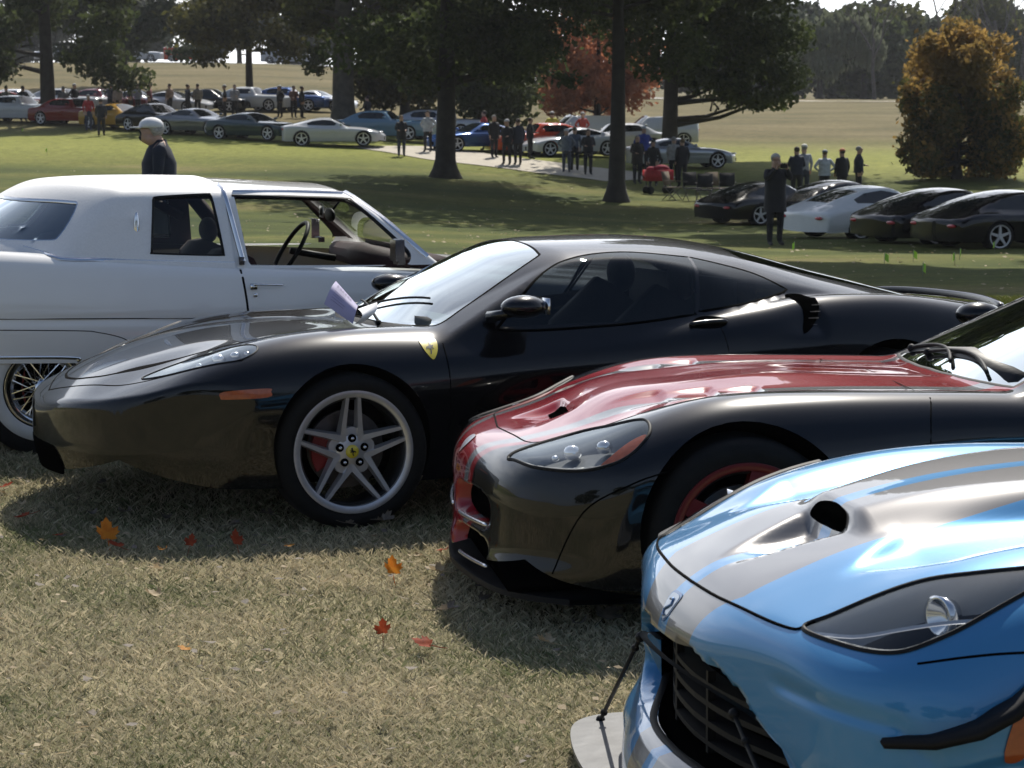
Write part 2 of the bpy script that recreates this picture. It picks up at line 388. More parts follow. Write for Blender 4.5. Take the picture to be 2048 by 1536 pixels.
def wheel(parent, name, loc, side, r=.335, w=.25, rr=.270, style='double', rimmat=None, low=False, rot=0.):
    """a wheel under its car; +y is outboard, sub-parts below it"""
    rimmat = rimmat or RIM
    n = 32 if low else 72
    W = empty(name, loc); W.parent = parent
    if side < 0: W.rotation_euler = (0, 0, math.pi)
    t = MB(); b = .02
    t.lathe([(rr - .012, -.004), (rr + .01, 0.0), (r - .05, .012), (r - .02, .002), (r - .004, -.02), (r, -.05), (r, -w + .05), (r - .01, -w + .01), (r - .05, -w), (rr, -w)], n)
    t.build('tyre', RUBBER, W)
    if low:
        m = MB(); m.lathe([(.001, -.03), (.05, -.02), (.07, -.035), (rr - .03, -.06), (rr - .012, -.01), (rr, -.0)], n); m.build('wheel_well_shade', VOID, W)
        m = MB(); m.lathe([(rr - .028, -.012), (rr - .02, .004), (rr + .004, .006), (rr + .006, -.004)], n)
        for k in range(5):
            a = R(90 + 72 * k + rot); ca, sa = math.cos(a), math.sin(a)
            p = [(-.035, .0), (.035, 0), (.022, rr - .015), (-.022, rr - .015)]
            m.prism([(ca * q[1] - sa * q[0], sa * q[1] + ca * q[0]) for q in p], -.03, -.004)
        m.lathe([(.0, .004), (.05, .004), (.06, -.03)], 12); autosmooth(m.build('rim', rimmat, W)); return W
    m = MB(); m.lathe([(.03, -.15), (.168, -.15), (.168, -.125), (.03, -.125)], 48); autosmooth(m.build('brake_disc', STEEL, W))
    m = MB(); m.prism([((.165 if style != 'wire' else .1) * math.cos(R(a)), .165 * math.sin(R(a))) for a in range(-32, 33, 8)] + [(.095 * math.cos(R(a)), .095 * math.sin(R(a))) for a in range(32, -33, -8)], -.17, -.085); autosmooth(m.build('brake_caliper', REDC, W))
    m = MB(); m.lathe([(rr - .012, -.22), (rr - .035, -.2), (rr - .04, -.03), (rr - .022, -.012)], n); m.build('rim_barrel', mat('rim_dark', (.03, .03, .032), .45, .6), W)
    m = MB(); m.lathe([(rr - .030, -.03), (rr - .027, -.004), (rr - .012, .004), (rr + .002, .003), (rr + .004, -.008)], n)
    if style == 'double':
        for k in range(5):
            a = R(90 + 72 * k + rot); ca, sa = math.cos(a), math.sin(a)
            for s in (-1, 1):
                c0, c1 = (s * .040, .045), (s * .021 if 0 else s * .024, rr - .012)
                # bar with a raised ridge
                w0, w1 = .034, .0165; V = []
                for (c, wd, hb, ht) in ((c0, w0, -.075, -.030), ((s * .035, .12), .024, -.060, -.026), (c1, w1, -.03, -.004)):
                    for dx, h in ((-wd, hb), (-wd * .55, ht), (wd * .55, ht), (wd, hb)):
                        px, py = c[0] + dx * .75, c[1]; V.append((ca * py - sa * px, h, sa * py + ca * px))
                F = [(i * 4 + j, i * 4 + j + 1, i * 4 + j + 5, i * 4 + j + 4) for i in range(2) for j in range(3)] + [(8, 9, 10, 11)]
                m.add(V, F)
            p = [(-.035, .03), (.035, .03), (.028, .095), (.008, .105), (-.008, .105), (-.028, .095)]
            m.prism([(ca * q[1] - sa * q[0], sa * q[1] + ca * q[0]) for q in p], -.07, -.038)
        m.lathe([(.0, -.028), (.045, -.028), (.068, -.034), (.076, -.07)], 40)
    elif style == 'star':
        for k in range(5):
            a = R(90 + 72 * k + rot); ca, sa = math.cos(a), math.sin(a)
            p = [(-.05, .04), (.05, .04), (.03, rr - .012), (-.03, rr - .012)]
            m.prism([(ca * q[1] - sa * q[0], sa * q[1] + ca * q[0]) for q in p], -.06, -.012)
        m.lathe([(.0, -.01), (.06, -.012), (.075, -.05)], 32)
    elif style == 'wire':
        for k in range(40):
            a = 2 * math.pi * k / 40; d = .55 * (1 if k % 2 else -1)
            m.tube([(.045 * math.cos(a + d), -.03 if k % 4 < 2 else -.005, .045 * math.sin(a + d)), ((rr - .02) * math.cos(a), -.02, (rr - .02) * math.sin(a))], .0035, 4)
        m.lathe([(.0, .03), (.03, .03), (.045, .018), (.05, -.04)], 24)
        m.lathe([(rr - .05, -.03), (rr - .03, -.012), (rr - .02, -.02)], n)
    autosmooth(m.build('rim', CHROME if style == 'wire' else rimmat, W), 40)
    if style == 'wire':
        m = MB(); m.lathe([(r * .585, .0075), (r * .60, .0155), (r * .68, .0175), (r * .76, .0165), (r * .775, .0115)], n); m.build('white_wall', mat('whitewall', (.62, .61, .58), .6, var=.06, scale=20), W)
        m = MB(); m.lathe([(0, -.1), (rr - .02, -.1), (rr - .02, -.04)], 32); m.build('drum', VOID, W)
        return W
    lug = None
    for k in range(5):
        a = R(90 + 72 * k + rot); x, z = .057 * math.cos(a), .057 * math.sin(a)
        if style == 'double':
            if lug is None:
                mm = MB(); mm.mi = 0; mm.lathe([(.0, -.024), (.018, -.024), (.018, -.03)], 14); mm.mi = 1; mm.lathe([(.0, -.010), (.006, -.011), (.0085, -.024)], 8)
                lug = mm.build('lug_bolt', None, W, mats=[VOID, CHROME]); lug.location = (x, -.002, z)
            else:
                c = lug.copy(); COL.objects.link(c); c.location = (x, -.002, z)
    if style == 'double':
        m = MB(); m.lathe([(.0, -.020), (.026, -.0205), (.029, -.024), (.029, -.034)], 28)
        cap = m.build('hub_cap', YELLOW, W)
        horse_emblem(.0, .0, .030, 'hub_emblem', W, y=-.0185)
    return W

HORSE_PTS = [(-.35, -1), (-.12, -.45), (-.3, -.15), (-.62, -.05), (-.8, -.35), (-.9, -.3), (-.78, .12), (-.45, .18), (-.1, .3), (.0, .62), (-.1, .9), (.15, .95), (.5, .72), (.38, .58), (.25, .5), (.35, .28), (.75, .35), (.7, .2), (.3, .05), (.65, -.1), (.6, -.28), (.2, -.12), (.05, -.25), (.12, -.55), (-.12, -1)]
def horse_emblem(cx, cz, s, name, parent, y):
    m = MB(); m.prism([(cx + p[0] * s * .55, cz + p[1] * s * .6) for p in HORSE_PTS][::-1], y - .001, y + .0012)
    return m.build(name, HORSE, parent, smooth=False)

def seat(parent, x, y, z, m, facing=1, w=.46, back=.62, recl=.3):
    """bucket seat; the car's rear is +x when facing=1"""
    q = MB()
    q.tube([(x - .28 * facing, y, z), (x - .1 * facing, y, z + .01), (x + .18 * facing, y, z)], [w * .42, w * .48, w * .44], 10)
    q.tube([(x + .18 * facing, y, z + .05), (x + .26 * facing, y, z + .3), (x + (.26 + recl * .6) * facing, y, z + back)], [w * .36, w * .42, w * .3], 10)
    q.ball((x + (.29 + recl * .6) * facing, y, z + back + .1), (.06, .13, .1))
    return q.build('seat', m, parent)

def arch_poly(cx, cz, r, n=40):
    return [(cx + r * math.cos(a), cz + r * math.sin(a)) for a in np.linspace(0, 2 * math.pi, n, endpoint=False)]
def arch_liner(f, cx, cz, r, parent, depth=.33, m=None, lip=True):
    """dark inner arch behind a wheel opening, both sides in one part each"""
    for s in (1, -1):
        A = np.linspace(R(-25), R(205), 40); pts = np.stack([cx + r * np.cos(A), cz + r * np.sin(A)], 1)
        P = project(f, pts, 'y', (0, 1.3)); V = []; F = []
        for p in P:
            V += [(p[0], (p[1] - .003) * s, p[2]), (cx + (p[0] - cx) * 1.0, (p[1] - depth) * s, cz + (p[2] - cz) * 1.0), (cx, (p[1] - depth - .01) * s, cz - .05)]
        for i in range(len(P) - 1): F += [(3 * i, 3 * i + 1, 3 * i + 4, 3 * i + 3), (3 * i + 1, 3 * i + 2, 3 * i + 5, 3 * i + 4)]
        mesh('wheel_arch', V, F, m or VOID, parent)
def gz(x, y): return 0.0

# ------------------------------------------------------------------ the lie of the land
GY = [-60, 0, 14, 30, 44, 58, 68, 78, 86, 95, 110, 130, 150, 172, 200, 240, 300, 600, 1500]
GL = Sp(GY); 
ZL = np.array([.0, 0, 0, -.55, -1.0, -1.3, -1.32, -1.2, -1.05, -.62, -.1, .6, 1.4, 2.6, 3.95, 4.2, 4.2, 4.5, 6])
ZR = np.array([.0, 0, 0, -.60, -1.25, -1.80, -1.95, -1.85, -1.65, -1.35, -.9, -.3, .15, .55, .7, .5, .3, 1.0, 6])
def ground_z(x, y):
    x = np.atleast_1d(np.asarray(x, float)); y = np.atleast_1d(np.asarray(y, float))
    t = sstep(x / np.maximum(y, 30.), -.13, .09)
    zl = np.interp(y, GY, ZL); zr = np.interp(y, GY, ZR)
    z = zl * (1 - t) + zr * t
    return z + sstep(y, 16, 50) * (.06 * np.sin(x * .31 + y * .11) * np.cos(y * .23) + .03 * np.sin(x * .9 + 1.3) * np.sin(y * .7))
def gz(x, y): return float(ground_z(x, y)[0])
def at(px, py):
    """the ground point seen at a position of the photograph (2048 x 1536)"""
    a = (px - 1024) / 4500; b = (768 - py) / 4500; p = math.atan(595 / 4500); c, s = math.cos(p), math.sin(p)
    d = np.array([a, c + b * s, -s + b * c]); t = np.geomspace(3, 1500, 6000)
    P = np.array([0, 0, HC]) + t[:, None] * d; u = P[:, 2] - ground_z(P[:, 0], P[:, 1])
    i = np.where(u < 0)[0]
    i = i[0] if len(i) else len(t) - 1
    return Vector(P[i])
def ground_obj():
    ys = np.concatenate([np.linspace(-60, 4, 17), np.linspace(5, 14, 10), np.linspace(15, 110, 120), np.linspace(112, 260, 90), np.geomspace(265, 1500, 30)])
    xr = np.concatenate([[-400, -120], np.linspace(-60, 60, 121), [120, 400]])
    Xg, Yg = np.meshgrid(xr, ys); W = 1 + np.clip(Yg, 0, 1500) / 300
    Xg = Xg * W; Z = ground_z(Xg.ravel(), Yg.ravel())
    V = np.stack([Xg.ravel(), Yg.ravel(), Z], 1); n = len(xr); F = []
    for j in range(len(ys) - 1):
        for i in range(n - 1): a = j * n + i; F.append((a, a + 1, a + n + 1, a + n))
    m = bpy.data.materials.new('lawn'); m.use_nodes = True; nt = m.node_tree; b = nt.nodes['Principled BSDF']; L = nt.links.new
    b.inputs['Roughness'].default_value = .95; b.inputs['Specular IOR Level'].default_value = .1
    tc = nt.nodes.new('ShaderNodeTexCoord')
    def noise(sc, det=5, rough=.55, mp=None):
        q = nt.nodes.new('ShaderNodeTexNoise'); q.inputs['Scale'].default_value = sc; q.inputs['Detail'].default_value = det; q.inputs['Roughness'].default_value = rough
        if mp:
            k = nt.nodes.new('ShaderNodeMapping'); k.inputs['Scale'].default_value = mp; L(tc.outputs['Object'], k.inputs[0]); L(k.outputs[0], q.inputs['Vector'])
        else: L(tc.outputs['Object'], q.inputs['Vector'])
        return q
    def ramp(fac, stops):
        r = nt.nodes.new('ShaderNodeValToRGB'); e = r.color_ramp.elements
        while len(e) < len(stops): e.new(.5)
        for i, (p, c) in enumerate(stops): e[i].position = p; e[i].color = (*c, 1)
        L(fac, r.inputs[0]); return r
    def mixc(fac, a, c):
        x = nt.nodes.new('ShaderNodeMix'); x.data_type = 'RGBA'; L(fac, x.inputs[0]); L(a, x.inputs[6]); L(c, x.inputs[7]); return x.outputs[2]
    sep = nt.nodes.new('ShaderNodeSeparateXYZ'); L(tc.outputs['Object'], sep.inputs[0])
    def rng(out, a, b_):
        r = nt.nodes.new('ShaderNodeMapRange'); r.interpolation_type = 'SMOOTHSTEP'; r.inputs[1].default_value = a; r.inputs[2].default_value = b_; L(out, r.inputs[0]); return r.outputs[0]
    n1 = noise(.9, 6, .6); n2 = noise(14, 5, .7); n3 = noise(.10, 4, .55, (1, 2.2, 1)); n4 = noise(.03, 4)
    near = ramp(n1.outputs[0], [(.30, (.15, .145, .085)), (.5, (.24, .215, .135)), (.70, (.32, .28, .185))])
    mid = ramp(n3.outputs[0], [(.32, (.042, .058, .013)), (.48, (.075, .09, .020)), (.60, (.118, .12, .032)), (.72, (.175, .14, .068))])
    far = ramp(n3.outputs[0], [(.3, (.085, .078, .034)), (.5, (.135, .112, .052)), (.7, (.18, .145, .075))])
    fair = ramp(n4.outputs[0], [(.35, (.19, .205, .045)), (.65, (.23, .235, .06))])
    c1 = mixc(rng(sep.outputs[1], 11.5, 17), near.outputs[0], mid.outputs[0])
    c1b = mixc(rng(sep.outputs[1], 80, 96), c1, fair.outputs[0])
    c2 = mixc(rng(sep.outputs[1], 98, 118), c1b, far.outputs[0])
    n5 = noise(2.4, 6, .75); sp5 = ramp(n5.outputs[0], [(.32, (.66, .68, .62)), (.68, (1.26, 1.24, 1.2))])
    sp = ramp(n2.outputs[0], [(.3, (.62, .62, .62)), (.7, (1.25, 1.25, 1.25))])
    mu = nt.nodes.new('ShaderNodeMix'); mu.data_type = 'RGBA'; mu.blend_type = 'MULTIPLY'; mu.inputs[0].default_value = 1; L(c2, mu.inputs[6]); L(sp.outputs[0], mu.inputs[7])
    mu5 = nt.nodes.new('ShaderNodeMix'); mu5.data_type = 'RGBA'; mu5.blend_type = 'MULTIPLY'; mu5.inputs[0].default_value = 1; L(mu.outputs[2], mu5.inputs[6]); L(sp5.outputs[0], mu5.inputs[7])
    L(mu5.outputs[2], b.inputs['Base Color'])
    bp = nt.nodes.new('ShaderNodeBump'); bp.inputs['Strength'].default_value = .5; bp.inputs['Distance'].default_value = .03; L(n2.outputs[0], bp.inputs['Height']); L(bp.outputs[0], b.inputs['Normal'])
    mesh('ground', V, F, m, kind='structure')
ground_obj()
def strip(name, pts, w, m, lift=.02, n=12):
    """a path laid along ground points, following the slope"""
    P = smooth_poly([(p[0], p[1]) for p in pts], n, False); t = np.gradient(P, axis=0); t /= np.linalg.norm(t, axis=1)[:, None]
    nn = np.stack([-t[:, 1], t[:, 0]], 1); V = []; F = []
    for k, s in enumerate((-.5, -.17, .17, .5)):
        Q = P + nn * w * s; z = ground_z(Q[:, 0], Q[:, 1]) + lift
        V += [(q[0], q[1], h) for q, h in zip(Q, z)]
    N = len(P)
    for k in range(3):
        for i in range(N - 1): F.append((k * N + i, k * N + i + 1, (k + 1) * N + i + 1, (k + 1) * N + i))
    return mesh(name, V, F, m, kind='structure')
PATH = mat('path_concrete', (.36, .32, .25), .85, var=.12, scale=2, bump=.2)
ROADM = mat('road_asphalt', (.16, .15, .14), .8, var=.15, scale=1)
strip('path', [at(790, 293), at(900, 311), at(1000, 324), at(1100, 336), at(1200, 348), at(1290, 360)], 4.2, PATH, .03)
strip('road', [(-70, 212), (-40, 206), (-15, 205), (5, 215), (20, 240)], 7, ROADM, .06)
strip('hill_road', [(12, 196), (25, 192), (45, 188), (80, 186)], 3.5, PATH, .05)

def grass_blades():
    """short turf around the near cars, real blades, joined"""
    rng = np.random.default_rng(3)
    # density falls with distance from the camera
    N = 430000
    u = rng.random(N); y = 5.2 + (24 - 5.2) * u**1.9
    hw = .26 * y + .5; x = (rng.random(N) * 2 - 1) * hw
    z = ground_z(x, y)
    sc = .64 + (y - 5.2) * .06
    clump = .5 + .5 * np.sin(x * 3.1 + np.sin(y * 2.3) * 1.7) * np.sin(y * 3.7 + np.sin(x * 1.9) * 2)
    h = (.016 + .022 * rng.random(N) + .008 * clump) * sc; w = (.0013 + .0016 * rng.random(N)) * sc
    a = rng.random(N) * 2 * np.pi; lean = (.2 + 1.5 * rng.random(N)**1.3) * h; la = rng.random(N) * 2 * np.pi
    dx, dy = np.cos(a) * w, np.sin(a) * w
    V = np.empty((N, 4, 3)); V[:, 0] = np.stack([x - dx, y - dy, z - .004], 1); V[:, 1] = np.stack([x + dx, y + dy, z - .004], 1)
    mx, my = np.cos(la) * lean, np.sin(la) * lean
    V[:, 2] = np.stack([x + dx * .7 + mx * .35, y + dy * .7 + my * .35, z + h * .6], 1)
    V[:, 3] = np.stack([x + mx, y + my, z + h], 1)
    F = np.empty((N, 2, 3), int); b = np.arange(N) * 4
    F[:, 0] = np.stack([b, b + 1, b + 2], 1); F[:, 1] = np.stack([b, b + 2, b + 3], 1)
    me = bpy.data.meshes.new('grass'); me.vertices.add(4 * N); me.vertices.foreach_set('co', V.reshape(-1).astype(np.float32))
    me.loops.add(6 * N); me.loops.foreach_set('vertex_index', F.reshape(-1).astype(np.int32)); me.polygons.add(2 * N)
    me.polygons.foreach_set('loop_start', np.arange(0, 6 * N, 3, dtype=np.int32)); me.update(calc_edges=True)
    # each blade keeps a colour of its own
    at_ = me.color_attributes.new('blade', 'FLOAT_COLOR', 'POINT')
    pat = np.sin(x * 1.3 + 2 * np.sin(y * .9)) * np.sin(y * 1.7 + 1.3 * np.sin(x * 1.1)) + .5 * np.sin(x * 5.1 + y * 3.3) * np.sin(y * 4.7 - x * 2.9)
    dry = np.clip(.56 + .30 * pat + .35 * (clump - .5) + rng.normal(0, .30, N) - .25 * sstep(y, 12, 16), 0, 1)[:, None]
    c = np.array([.150, .172, .082]) * (1 - dry) + np.array([.56, .485, .335]) * dry
    st = rng.random(N) < .045; c[st] = [.62, .54, .38]
    gm = (y > 12.5)[:, None] * np.clip((y - 12.5) / 4, 0, 1)[:, None]; c = c * (1 - gm) + gm * (np.array([.095, .12, .026]) * (1 - dry * .6) + np.array([.21, .19, .06]) * dry * .6)
    c = c * (.75 + .5 * rng.random((N, 1)))
    col = np.ones((N, 4, 4), np.float32); col[:, :, :3] = c[:, None, :]
    at_.data.foreach_set('color', col.reshape(-1))
    m = bpy.data.materials.new('grass_blade'); m.use_nodes = True; nt = m.node_tree; b_ = nt.nodes['Principled BSDF']
    ca = nt.nodes.new('ShaderNodeAttribute'); ca.attribute_name = 'blade'; nt.links.new(ca.outputs[0], b_.inputs['Base Color']); b_.inputs['Roughness'].default_value = .8; b_.inputs['Specular IOR Level'].default_value = .15
    tr = nt.nodes.new('ShaderNodeBsdfTranslucent'); nt.links.new(ca.outputs[0], tr.inputs[0]); mx_ = nt.nodes.new('ShaderNodeMixShader'); mx_.inputs[0].default_value = .3
    nt.links.new(b_.outputs[0], mx_.inputs[1]); nt.links.new(tr.outputs[0], mx_.inputs[2]); nt.links.new(mx_.outputs[0], nt.nodes['Material Output'].inputs[0])
    me.materials.append(m); o = bpy.data.objects.new('grass', me); COL.objects.link(o)
    tag(o, 'short dry autumn turf mixed with straw around the near cars', 'grass', kind='stuff')
grass_blades()
# ------------------------------------------------------------------ the black coupe
HL_COUPE = smooth_poly([(-.825, .575), (-.742, .575), (-.62, .605), (-.53, .645), (-.43, .70), (-.385, .745), (-.372, .79), (-.39, .825), (-.44, .845), (-.50, .838), (-.62, .785), (-.73, .71), (-.81, .62)], 6)
def build_coupe():
    root = empty('sports_car', (-0.9956, 10.3524, 0), (R(-1.72), 0, R(20)), 'glossy black mid-engined sports car with tinted windows and five twin-spoke silver wheels', 'car', 'cars parked in the near row')
    roll = .02
    X = [-1.25, -1.1, -.9, -.7, -.45, -.15, .15, .5, .9, 1.3, 1.7, 2.1, 2.4, 2.8, 3.1, 3.4, 3.7]
    Y = [0, .2, .4, .55, .68, .8, .9, 1.0]
    T = Tab(X, Y, [
        [.445, .45, .455, .455, .45, .435, .41, .37],
        [.562, .554, .538, .52, .503, .48, .445, .39],
        [.662, .650, .627, .600, .58, .55, .51, .44],
        [.728, .716, .697, .676, .665, .642, .595, .52],
        [.782, .770, .755, .747, .752, .734, .68, .59],
        [.808, .797, .785, .788, .802, .782, .72, .62],
        [.805, .795, .787, .80, .812, .786, .723, .63],
        [.765, .765, .775, .795, .806, .780, .725, .64],
        [.74, .74, .76, .775, .78, .772, .728, .65],
        [.72, .72, .75, .77, .785, .785, .74, .66],
        [.74, .74, .76, .79, .815, .825, .78, .68],
        [.76, .77, .79, .83, .87, .872, .815, .70],
        [.76, .77, .80, .85, .885, .890, .832, .72],
        [.76, .77, .80, .84, .870, .872, .815, .70],
        [.775, .78, .80, .82, .835, .825, .77, .67],
        [.80, .80, .80, .79, .78, .76, .70, .60],
        [.74, .74, .73, .72, .70, .68, .62, .52]])
    S = Tab([-1.25, -.8, -.4, 0, .4, .8, 1.3, 1.8, 2.3, 2.6, 3.0, 3.4, 3.7], [.1, .22, .38, .52, .66, .8, 1.0], [
        [.80, .84, .86, .86, .83, .78, .7], [.86, .90, .92, .925, .90, .85, .78], [.90, .93, .945, .955, .94, .90, .82],
        [.92, .945, .965, .975, .965, .92, .83], [.93, .92, .935, .965, .96, .92, .83], [.925, .885, .90, .945, .945, .91, .83], [.925, .875, .885, .93, .94, .91, .83],
        [.925, .89, .915, .955, .96, .94, .86], [.93, .92, .96, .985, .985, .96, .88], [.93, .94, .975, .99, .985, .95, .88], [.90, .93, .96, .975, .965, .93, .86],
        [.82, .88, .91, .92, .90, .86, .8], [.7, .78, .82, .83, .8, .75, .7]])
    h = Cur([.9, 1.07, 1.3, 1.6, 1.9, 2.2, 2.5, 2.86, 3.19, 3.5, 3.8], [1.125, 1.155, 1.168, 1.168, 1.142, 1.082, 1.002, .912, .830, .765, .69])
    wb = Cur([0, .6, 1.0, 1.6, 2.0, 2.2, 2.6, 3.2, 3.8], [.83, .835, .84, .835, .80, .75, .66, .56, .45])
    def cabin(x, y):
        roof = h(x) - (.045 + .03 * sstep(x, 1.3, 2.0)) * (y / .6)**2 * (1 + .5 * (y / .6)**2)
        side = .795 + (wb(x) + .012 - y) * 1.55
        ws = .800 + (x - (.265 + .36 * y * y)) * .435 + .035 * np.clip(1 - (y / .62)**2, 0, 1) * sstep(x, .3, .6)
        c = smin(roof, side, .04); return smin(c, ws, .03)
    def f(x, y, z):
        t = smax(T(x, y), cabin(x, y), .025)
        # recessed intake behind the door, ahead of the rear wheel
        top = z - t
        sw = S(x, np.clip(z, .1, 1.0))
        sc = sstep(x, 1.95, 2.22) * (1 - sstep(x, 2.235, 2.275)) * sstep(z, .70, .78) * (1 - sstep(z, .86, .90))
        side = y - sw + .05 * sc
        n = -1.205 + .42 * y * y + .55 * y**8 + .05 * sstep(.36 - z, 0, .25) * 0
        n = n + .035 * sstep(.34 - z, 0, .2)
        front = n - x
        rear = x - (3.58 - .30 * y * y - .25 * y**6)
        a = smax(top, side, .075); a = smax(a, front, .032); return smax(a, rear, .06)
    s = Shell(f, (-1.3, 3.7, .95, .15, .66), (-.95, 3.3, .70, .30, .40), .0145)
    s.V[:, 2] += 0
    # openings
    s.cut(arch_poly(0, .335, .349), 'y', 1, lambda V: V[:, 1] > .5)
    s.cut(arch_poly(2.6, .34, .355), 'y', 1, lambda V: V[:, 1] > .5)
    ws = smooth_poly([(1.055, 0), (1.05, .25), (1.035, .44), (1.005, .50), (.80, .575), (.61, .64), (.49, .685), (.42, .66), (.33, .4), (.30, .15), (.30, 0)], 5, False)
    ws = np.vstack([ws, [(.30, -.1), (1.06, -.1)]])
    s.cut(ws, 'z', 2)
    sw = smooth_poly([(.69, .800), (.80, .90), (.90, .985), (1.0, 1.045), (1.10, 1.082), (1.25, 1.105), (1.45, 1.108), (1.735, 1.078)], 4, False)
    rest = smooth_poly([(1.75, 1.076), (1.88, 1.045), (2.05, .995), (2.19, .920)], 4, False)
    low2 = smooth_poly([(2.16, .905), (1.98, .875), (1.8, .852), (1.68, .841)], 4, False)
    low1 = smooth_poly([(1.655, .830), (1.4, .806), (1.15, .794), (.9, .788), (.73, .790)], 4, False)
    wy = lambda V: (V[:, 1] > .4) & (V[:, 2] > .8)
    doorwin = np.vstack([sw, low1]); qwin = np.vstack([rest, low2])
    s.cut(doorwin, 'y', 3, wy); s.cut(qwin, 'y', 4, wy)
    rg = np.vstack([smooth_poly([(2.02, .0), (2.04, .3), (2.1, .47), (2.5, .43), (3.0, .36), (3.16, .3), (3.2, .1), (3.2, 0)], 4, False), [(3.2, -.1), (2.02, -.1)]])
    s.cut(rg, 'z', 5)
    s.cut(HL_COUPE, 'z', 8)
    body = s.build(0, 'body', BLACK, root)
    s.build(2, 'windshield', GLASS, root); s.build(3, 'door_window', TINT, root); s.build(4, 'quarter_window', TINT, root); s.build(5, 'engine_cover_glass', TINT, root)
    for c, z, r in ((0, .335, .349), (2.6, .34, .355)): arch_liner(f, c, z, r, root)
    # underside
    m = MB(); m.box((1.4, 0, .18), (3.6, 1.45, .05)); m.build('underbody', VOID, root)
    # window seals and shut lines
    def seam(pts2, axis, w=.006, off=.0012, name='panel_gap', m=SEAM, mirror=True, span=(0., 1.3), n=6, closed=False):
        return ribbon(f, on_surf(f, pts2, axis, span, n, closed), w, off, name, m, root, mirror)
    ribbon(f, project(f, np.vstack([doorwin, doorwin[:1]]), 'y', (.3, 1.1)), .014, .003, 'window_seal', SEAM, root, True)
    ribbon(f, project(f, np.vstack([qwin, qwin[:1]]), 'y', (.3, 1.1)), .014, .003, 'window_seal', SEAM, root, True)
    ribbon(f, project(f, ws[:-2], 'z', (.3, 1.3)), .012, .003, 'windshield_seal', SEAM, root, True)
    seam([(.44, .30), (.435, .5), (.43, .66), (.43, .75)], 'y')
    seam([(.46, .27), (.9, .25), (1.4, .26), (1.62, .30), (1.72, .45), (1.76, .62), (1.74, .80)], 'y')
    zs = (.3, 1.3)
    seam([(-1.14, 0), (-1.075, .22), (-.985, .42), (-.90, .56), (-.75, .70), (-.58, .80), (-.45, .855)], 'z', .009, .002, span=zs)
    seam([(-1.06, 0), (-1.035, .15), (-.965, .30), (-.90, .37)], 'z', .014, .003, 'hood_gap', span=zs)
    P = on_surf(f, [(-.90, .37), (-.73, .475), (-.53, .53), (-.2, .575), (.15, .62), (.36, .655)], 'z', zs, 8)
    wv = np.interp(np.linspace(0, 1, len(P)), [0, .12, .35, .5, 1], [.018, .045, .012, .006, .005])
    ribbon(f, P, wv, .0025, 'hood_gap', SEAM, root, True)
    # grille openings and lower lip
    patch(f, smooth_poly([(-.34, .205), (-.32, .30), (-.2, .325), (.2, .325), (.32, .30), (.34, .205), (.2, .195), (-.2, .195)], 4), 'x', .003, 'grille', VOID, root, 1, .025, span=(-.3, -1.5))
    # headlights
    hl = HL_COUPE
    for side in (1, -1):
        e = empty('headlight', (0, 0, 0)); e.parent = root
        patch(f, hl, 'z', .0015, 'lens', LENS, e, side, .018, span=zs)
        patch(f, hl, 'z', -.001, 'bowl', mat('lamp_bowl', (.50, .51, .52), .4, .4), e, side, .014, span=zs, bowl=.05, bw=.04)
        lp = project(f, np.array([(-.52, .70), (-.455, .735), (-.41, .76), (-.60, .68)]), 'z', zs)
        for i, (p, r) in enumerate(zip(lp, (.026, .02, .012, .014))):
            q = MB(); q.ball((p[0], p[1] * side, p[2] - .026), (r * 1.2, r * 1., r * .8), 12, 8); q.build('lamp', CHROME, e)
        ribbon(f, project(f, np.vstack([hl, hl[:1]]), 'z', zs), .007, .005, 'lens_seal', DARK, e, side=side)
        patch(f, smooth_poly([(-.565, .562), (-.55, .588), (-.37, .596), (-.357, .583), (-.37, .560), (-.54, .555)], 4), 'y', .004, 'side_marker', AMBER, root, side, .012)
        # shield on the wing
        sh = smooth_poly([(.335, .768), (.402, .768), (.402, .735), (.388, .705), (.368, .685), (.349, .705), (.335, .735)], 4)
        patch(f, sh, 'y', .003, 'wing_shield', YELLOW, root, side, .012)
        hp = np.array([(.368 + a * .022, .733 + b * .027) for a, b in HORSE_PTS])
        patch(f, hp, 'y', .0042, 'shield_horse', HORSE, root, side, .012)
        # door handle
        pts = on_surf(f, [(1.60, .79), (1.68, .798), (1.78, .80)], 'y'); g2 = grad(f, pts)
        q = MB(); q.tube([(p[0], (p[1] + .018) * side, p[2]) for p in pts], [.004] + [.012] * (len(pts) - 2) + [.005], 8); q.build('door_handle', BLACK, root)
        patch(f, smooth_poly([(1.60, .785), (1.68, .82), (1.79, .808), (1.75, .775), (1.66, .77)], 5), 'y', .002, 'handle_recess', VOID, root, side, .015)
        # rear intake
        patch(f, smooth_poly([(2.165, .895), (2.262, .892), (2.262, .86), (2.235, .80), (2.19, .755), (2.14, .735), (2.165, .80), (2.175, .85)], 5), 'y', .003, 'side_intake', VOID, root, side, .012)
        q = MB()
        for i in range(4): q.box((2.20 + .008 * i, side * (.915), .77 + .03 * i), (.05, .004, .004))
        q.build('intake_mesh', STEEL, root)
        # exterior mirror
        q = MB(); Mx = Matrix.Rotation(R(-8) * side, 3, 'Z')
        q.ball((.765, .985 * side, .905), (.105, .085, .050), 20, 12, Mx)
        q.tube([(.66, .83 * side, .85), (.70, .88 * side, .865), (.75, .95 * side, .88)], [.03, .022, .02], 10)
        q.build('door_mirror', BLACK, root)
        q = MB(); q.box((.860, .985 * side, .905), (.006, .13, .07)); q.build('mirror_glass', CHROME, root)
    P = np.array([(2.55 + .058 * math.cos(a), .783 + .058 * math.sin(a)) for a in np.linspace(0, 2 * math.pi, 40)])
    ribbon(f, project(f, P, 'y'), .005, .001, 'fuel_flap_gap', SEAM, root)
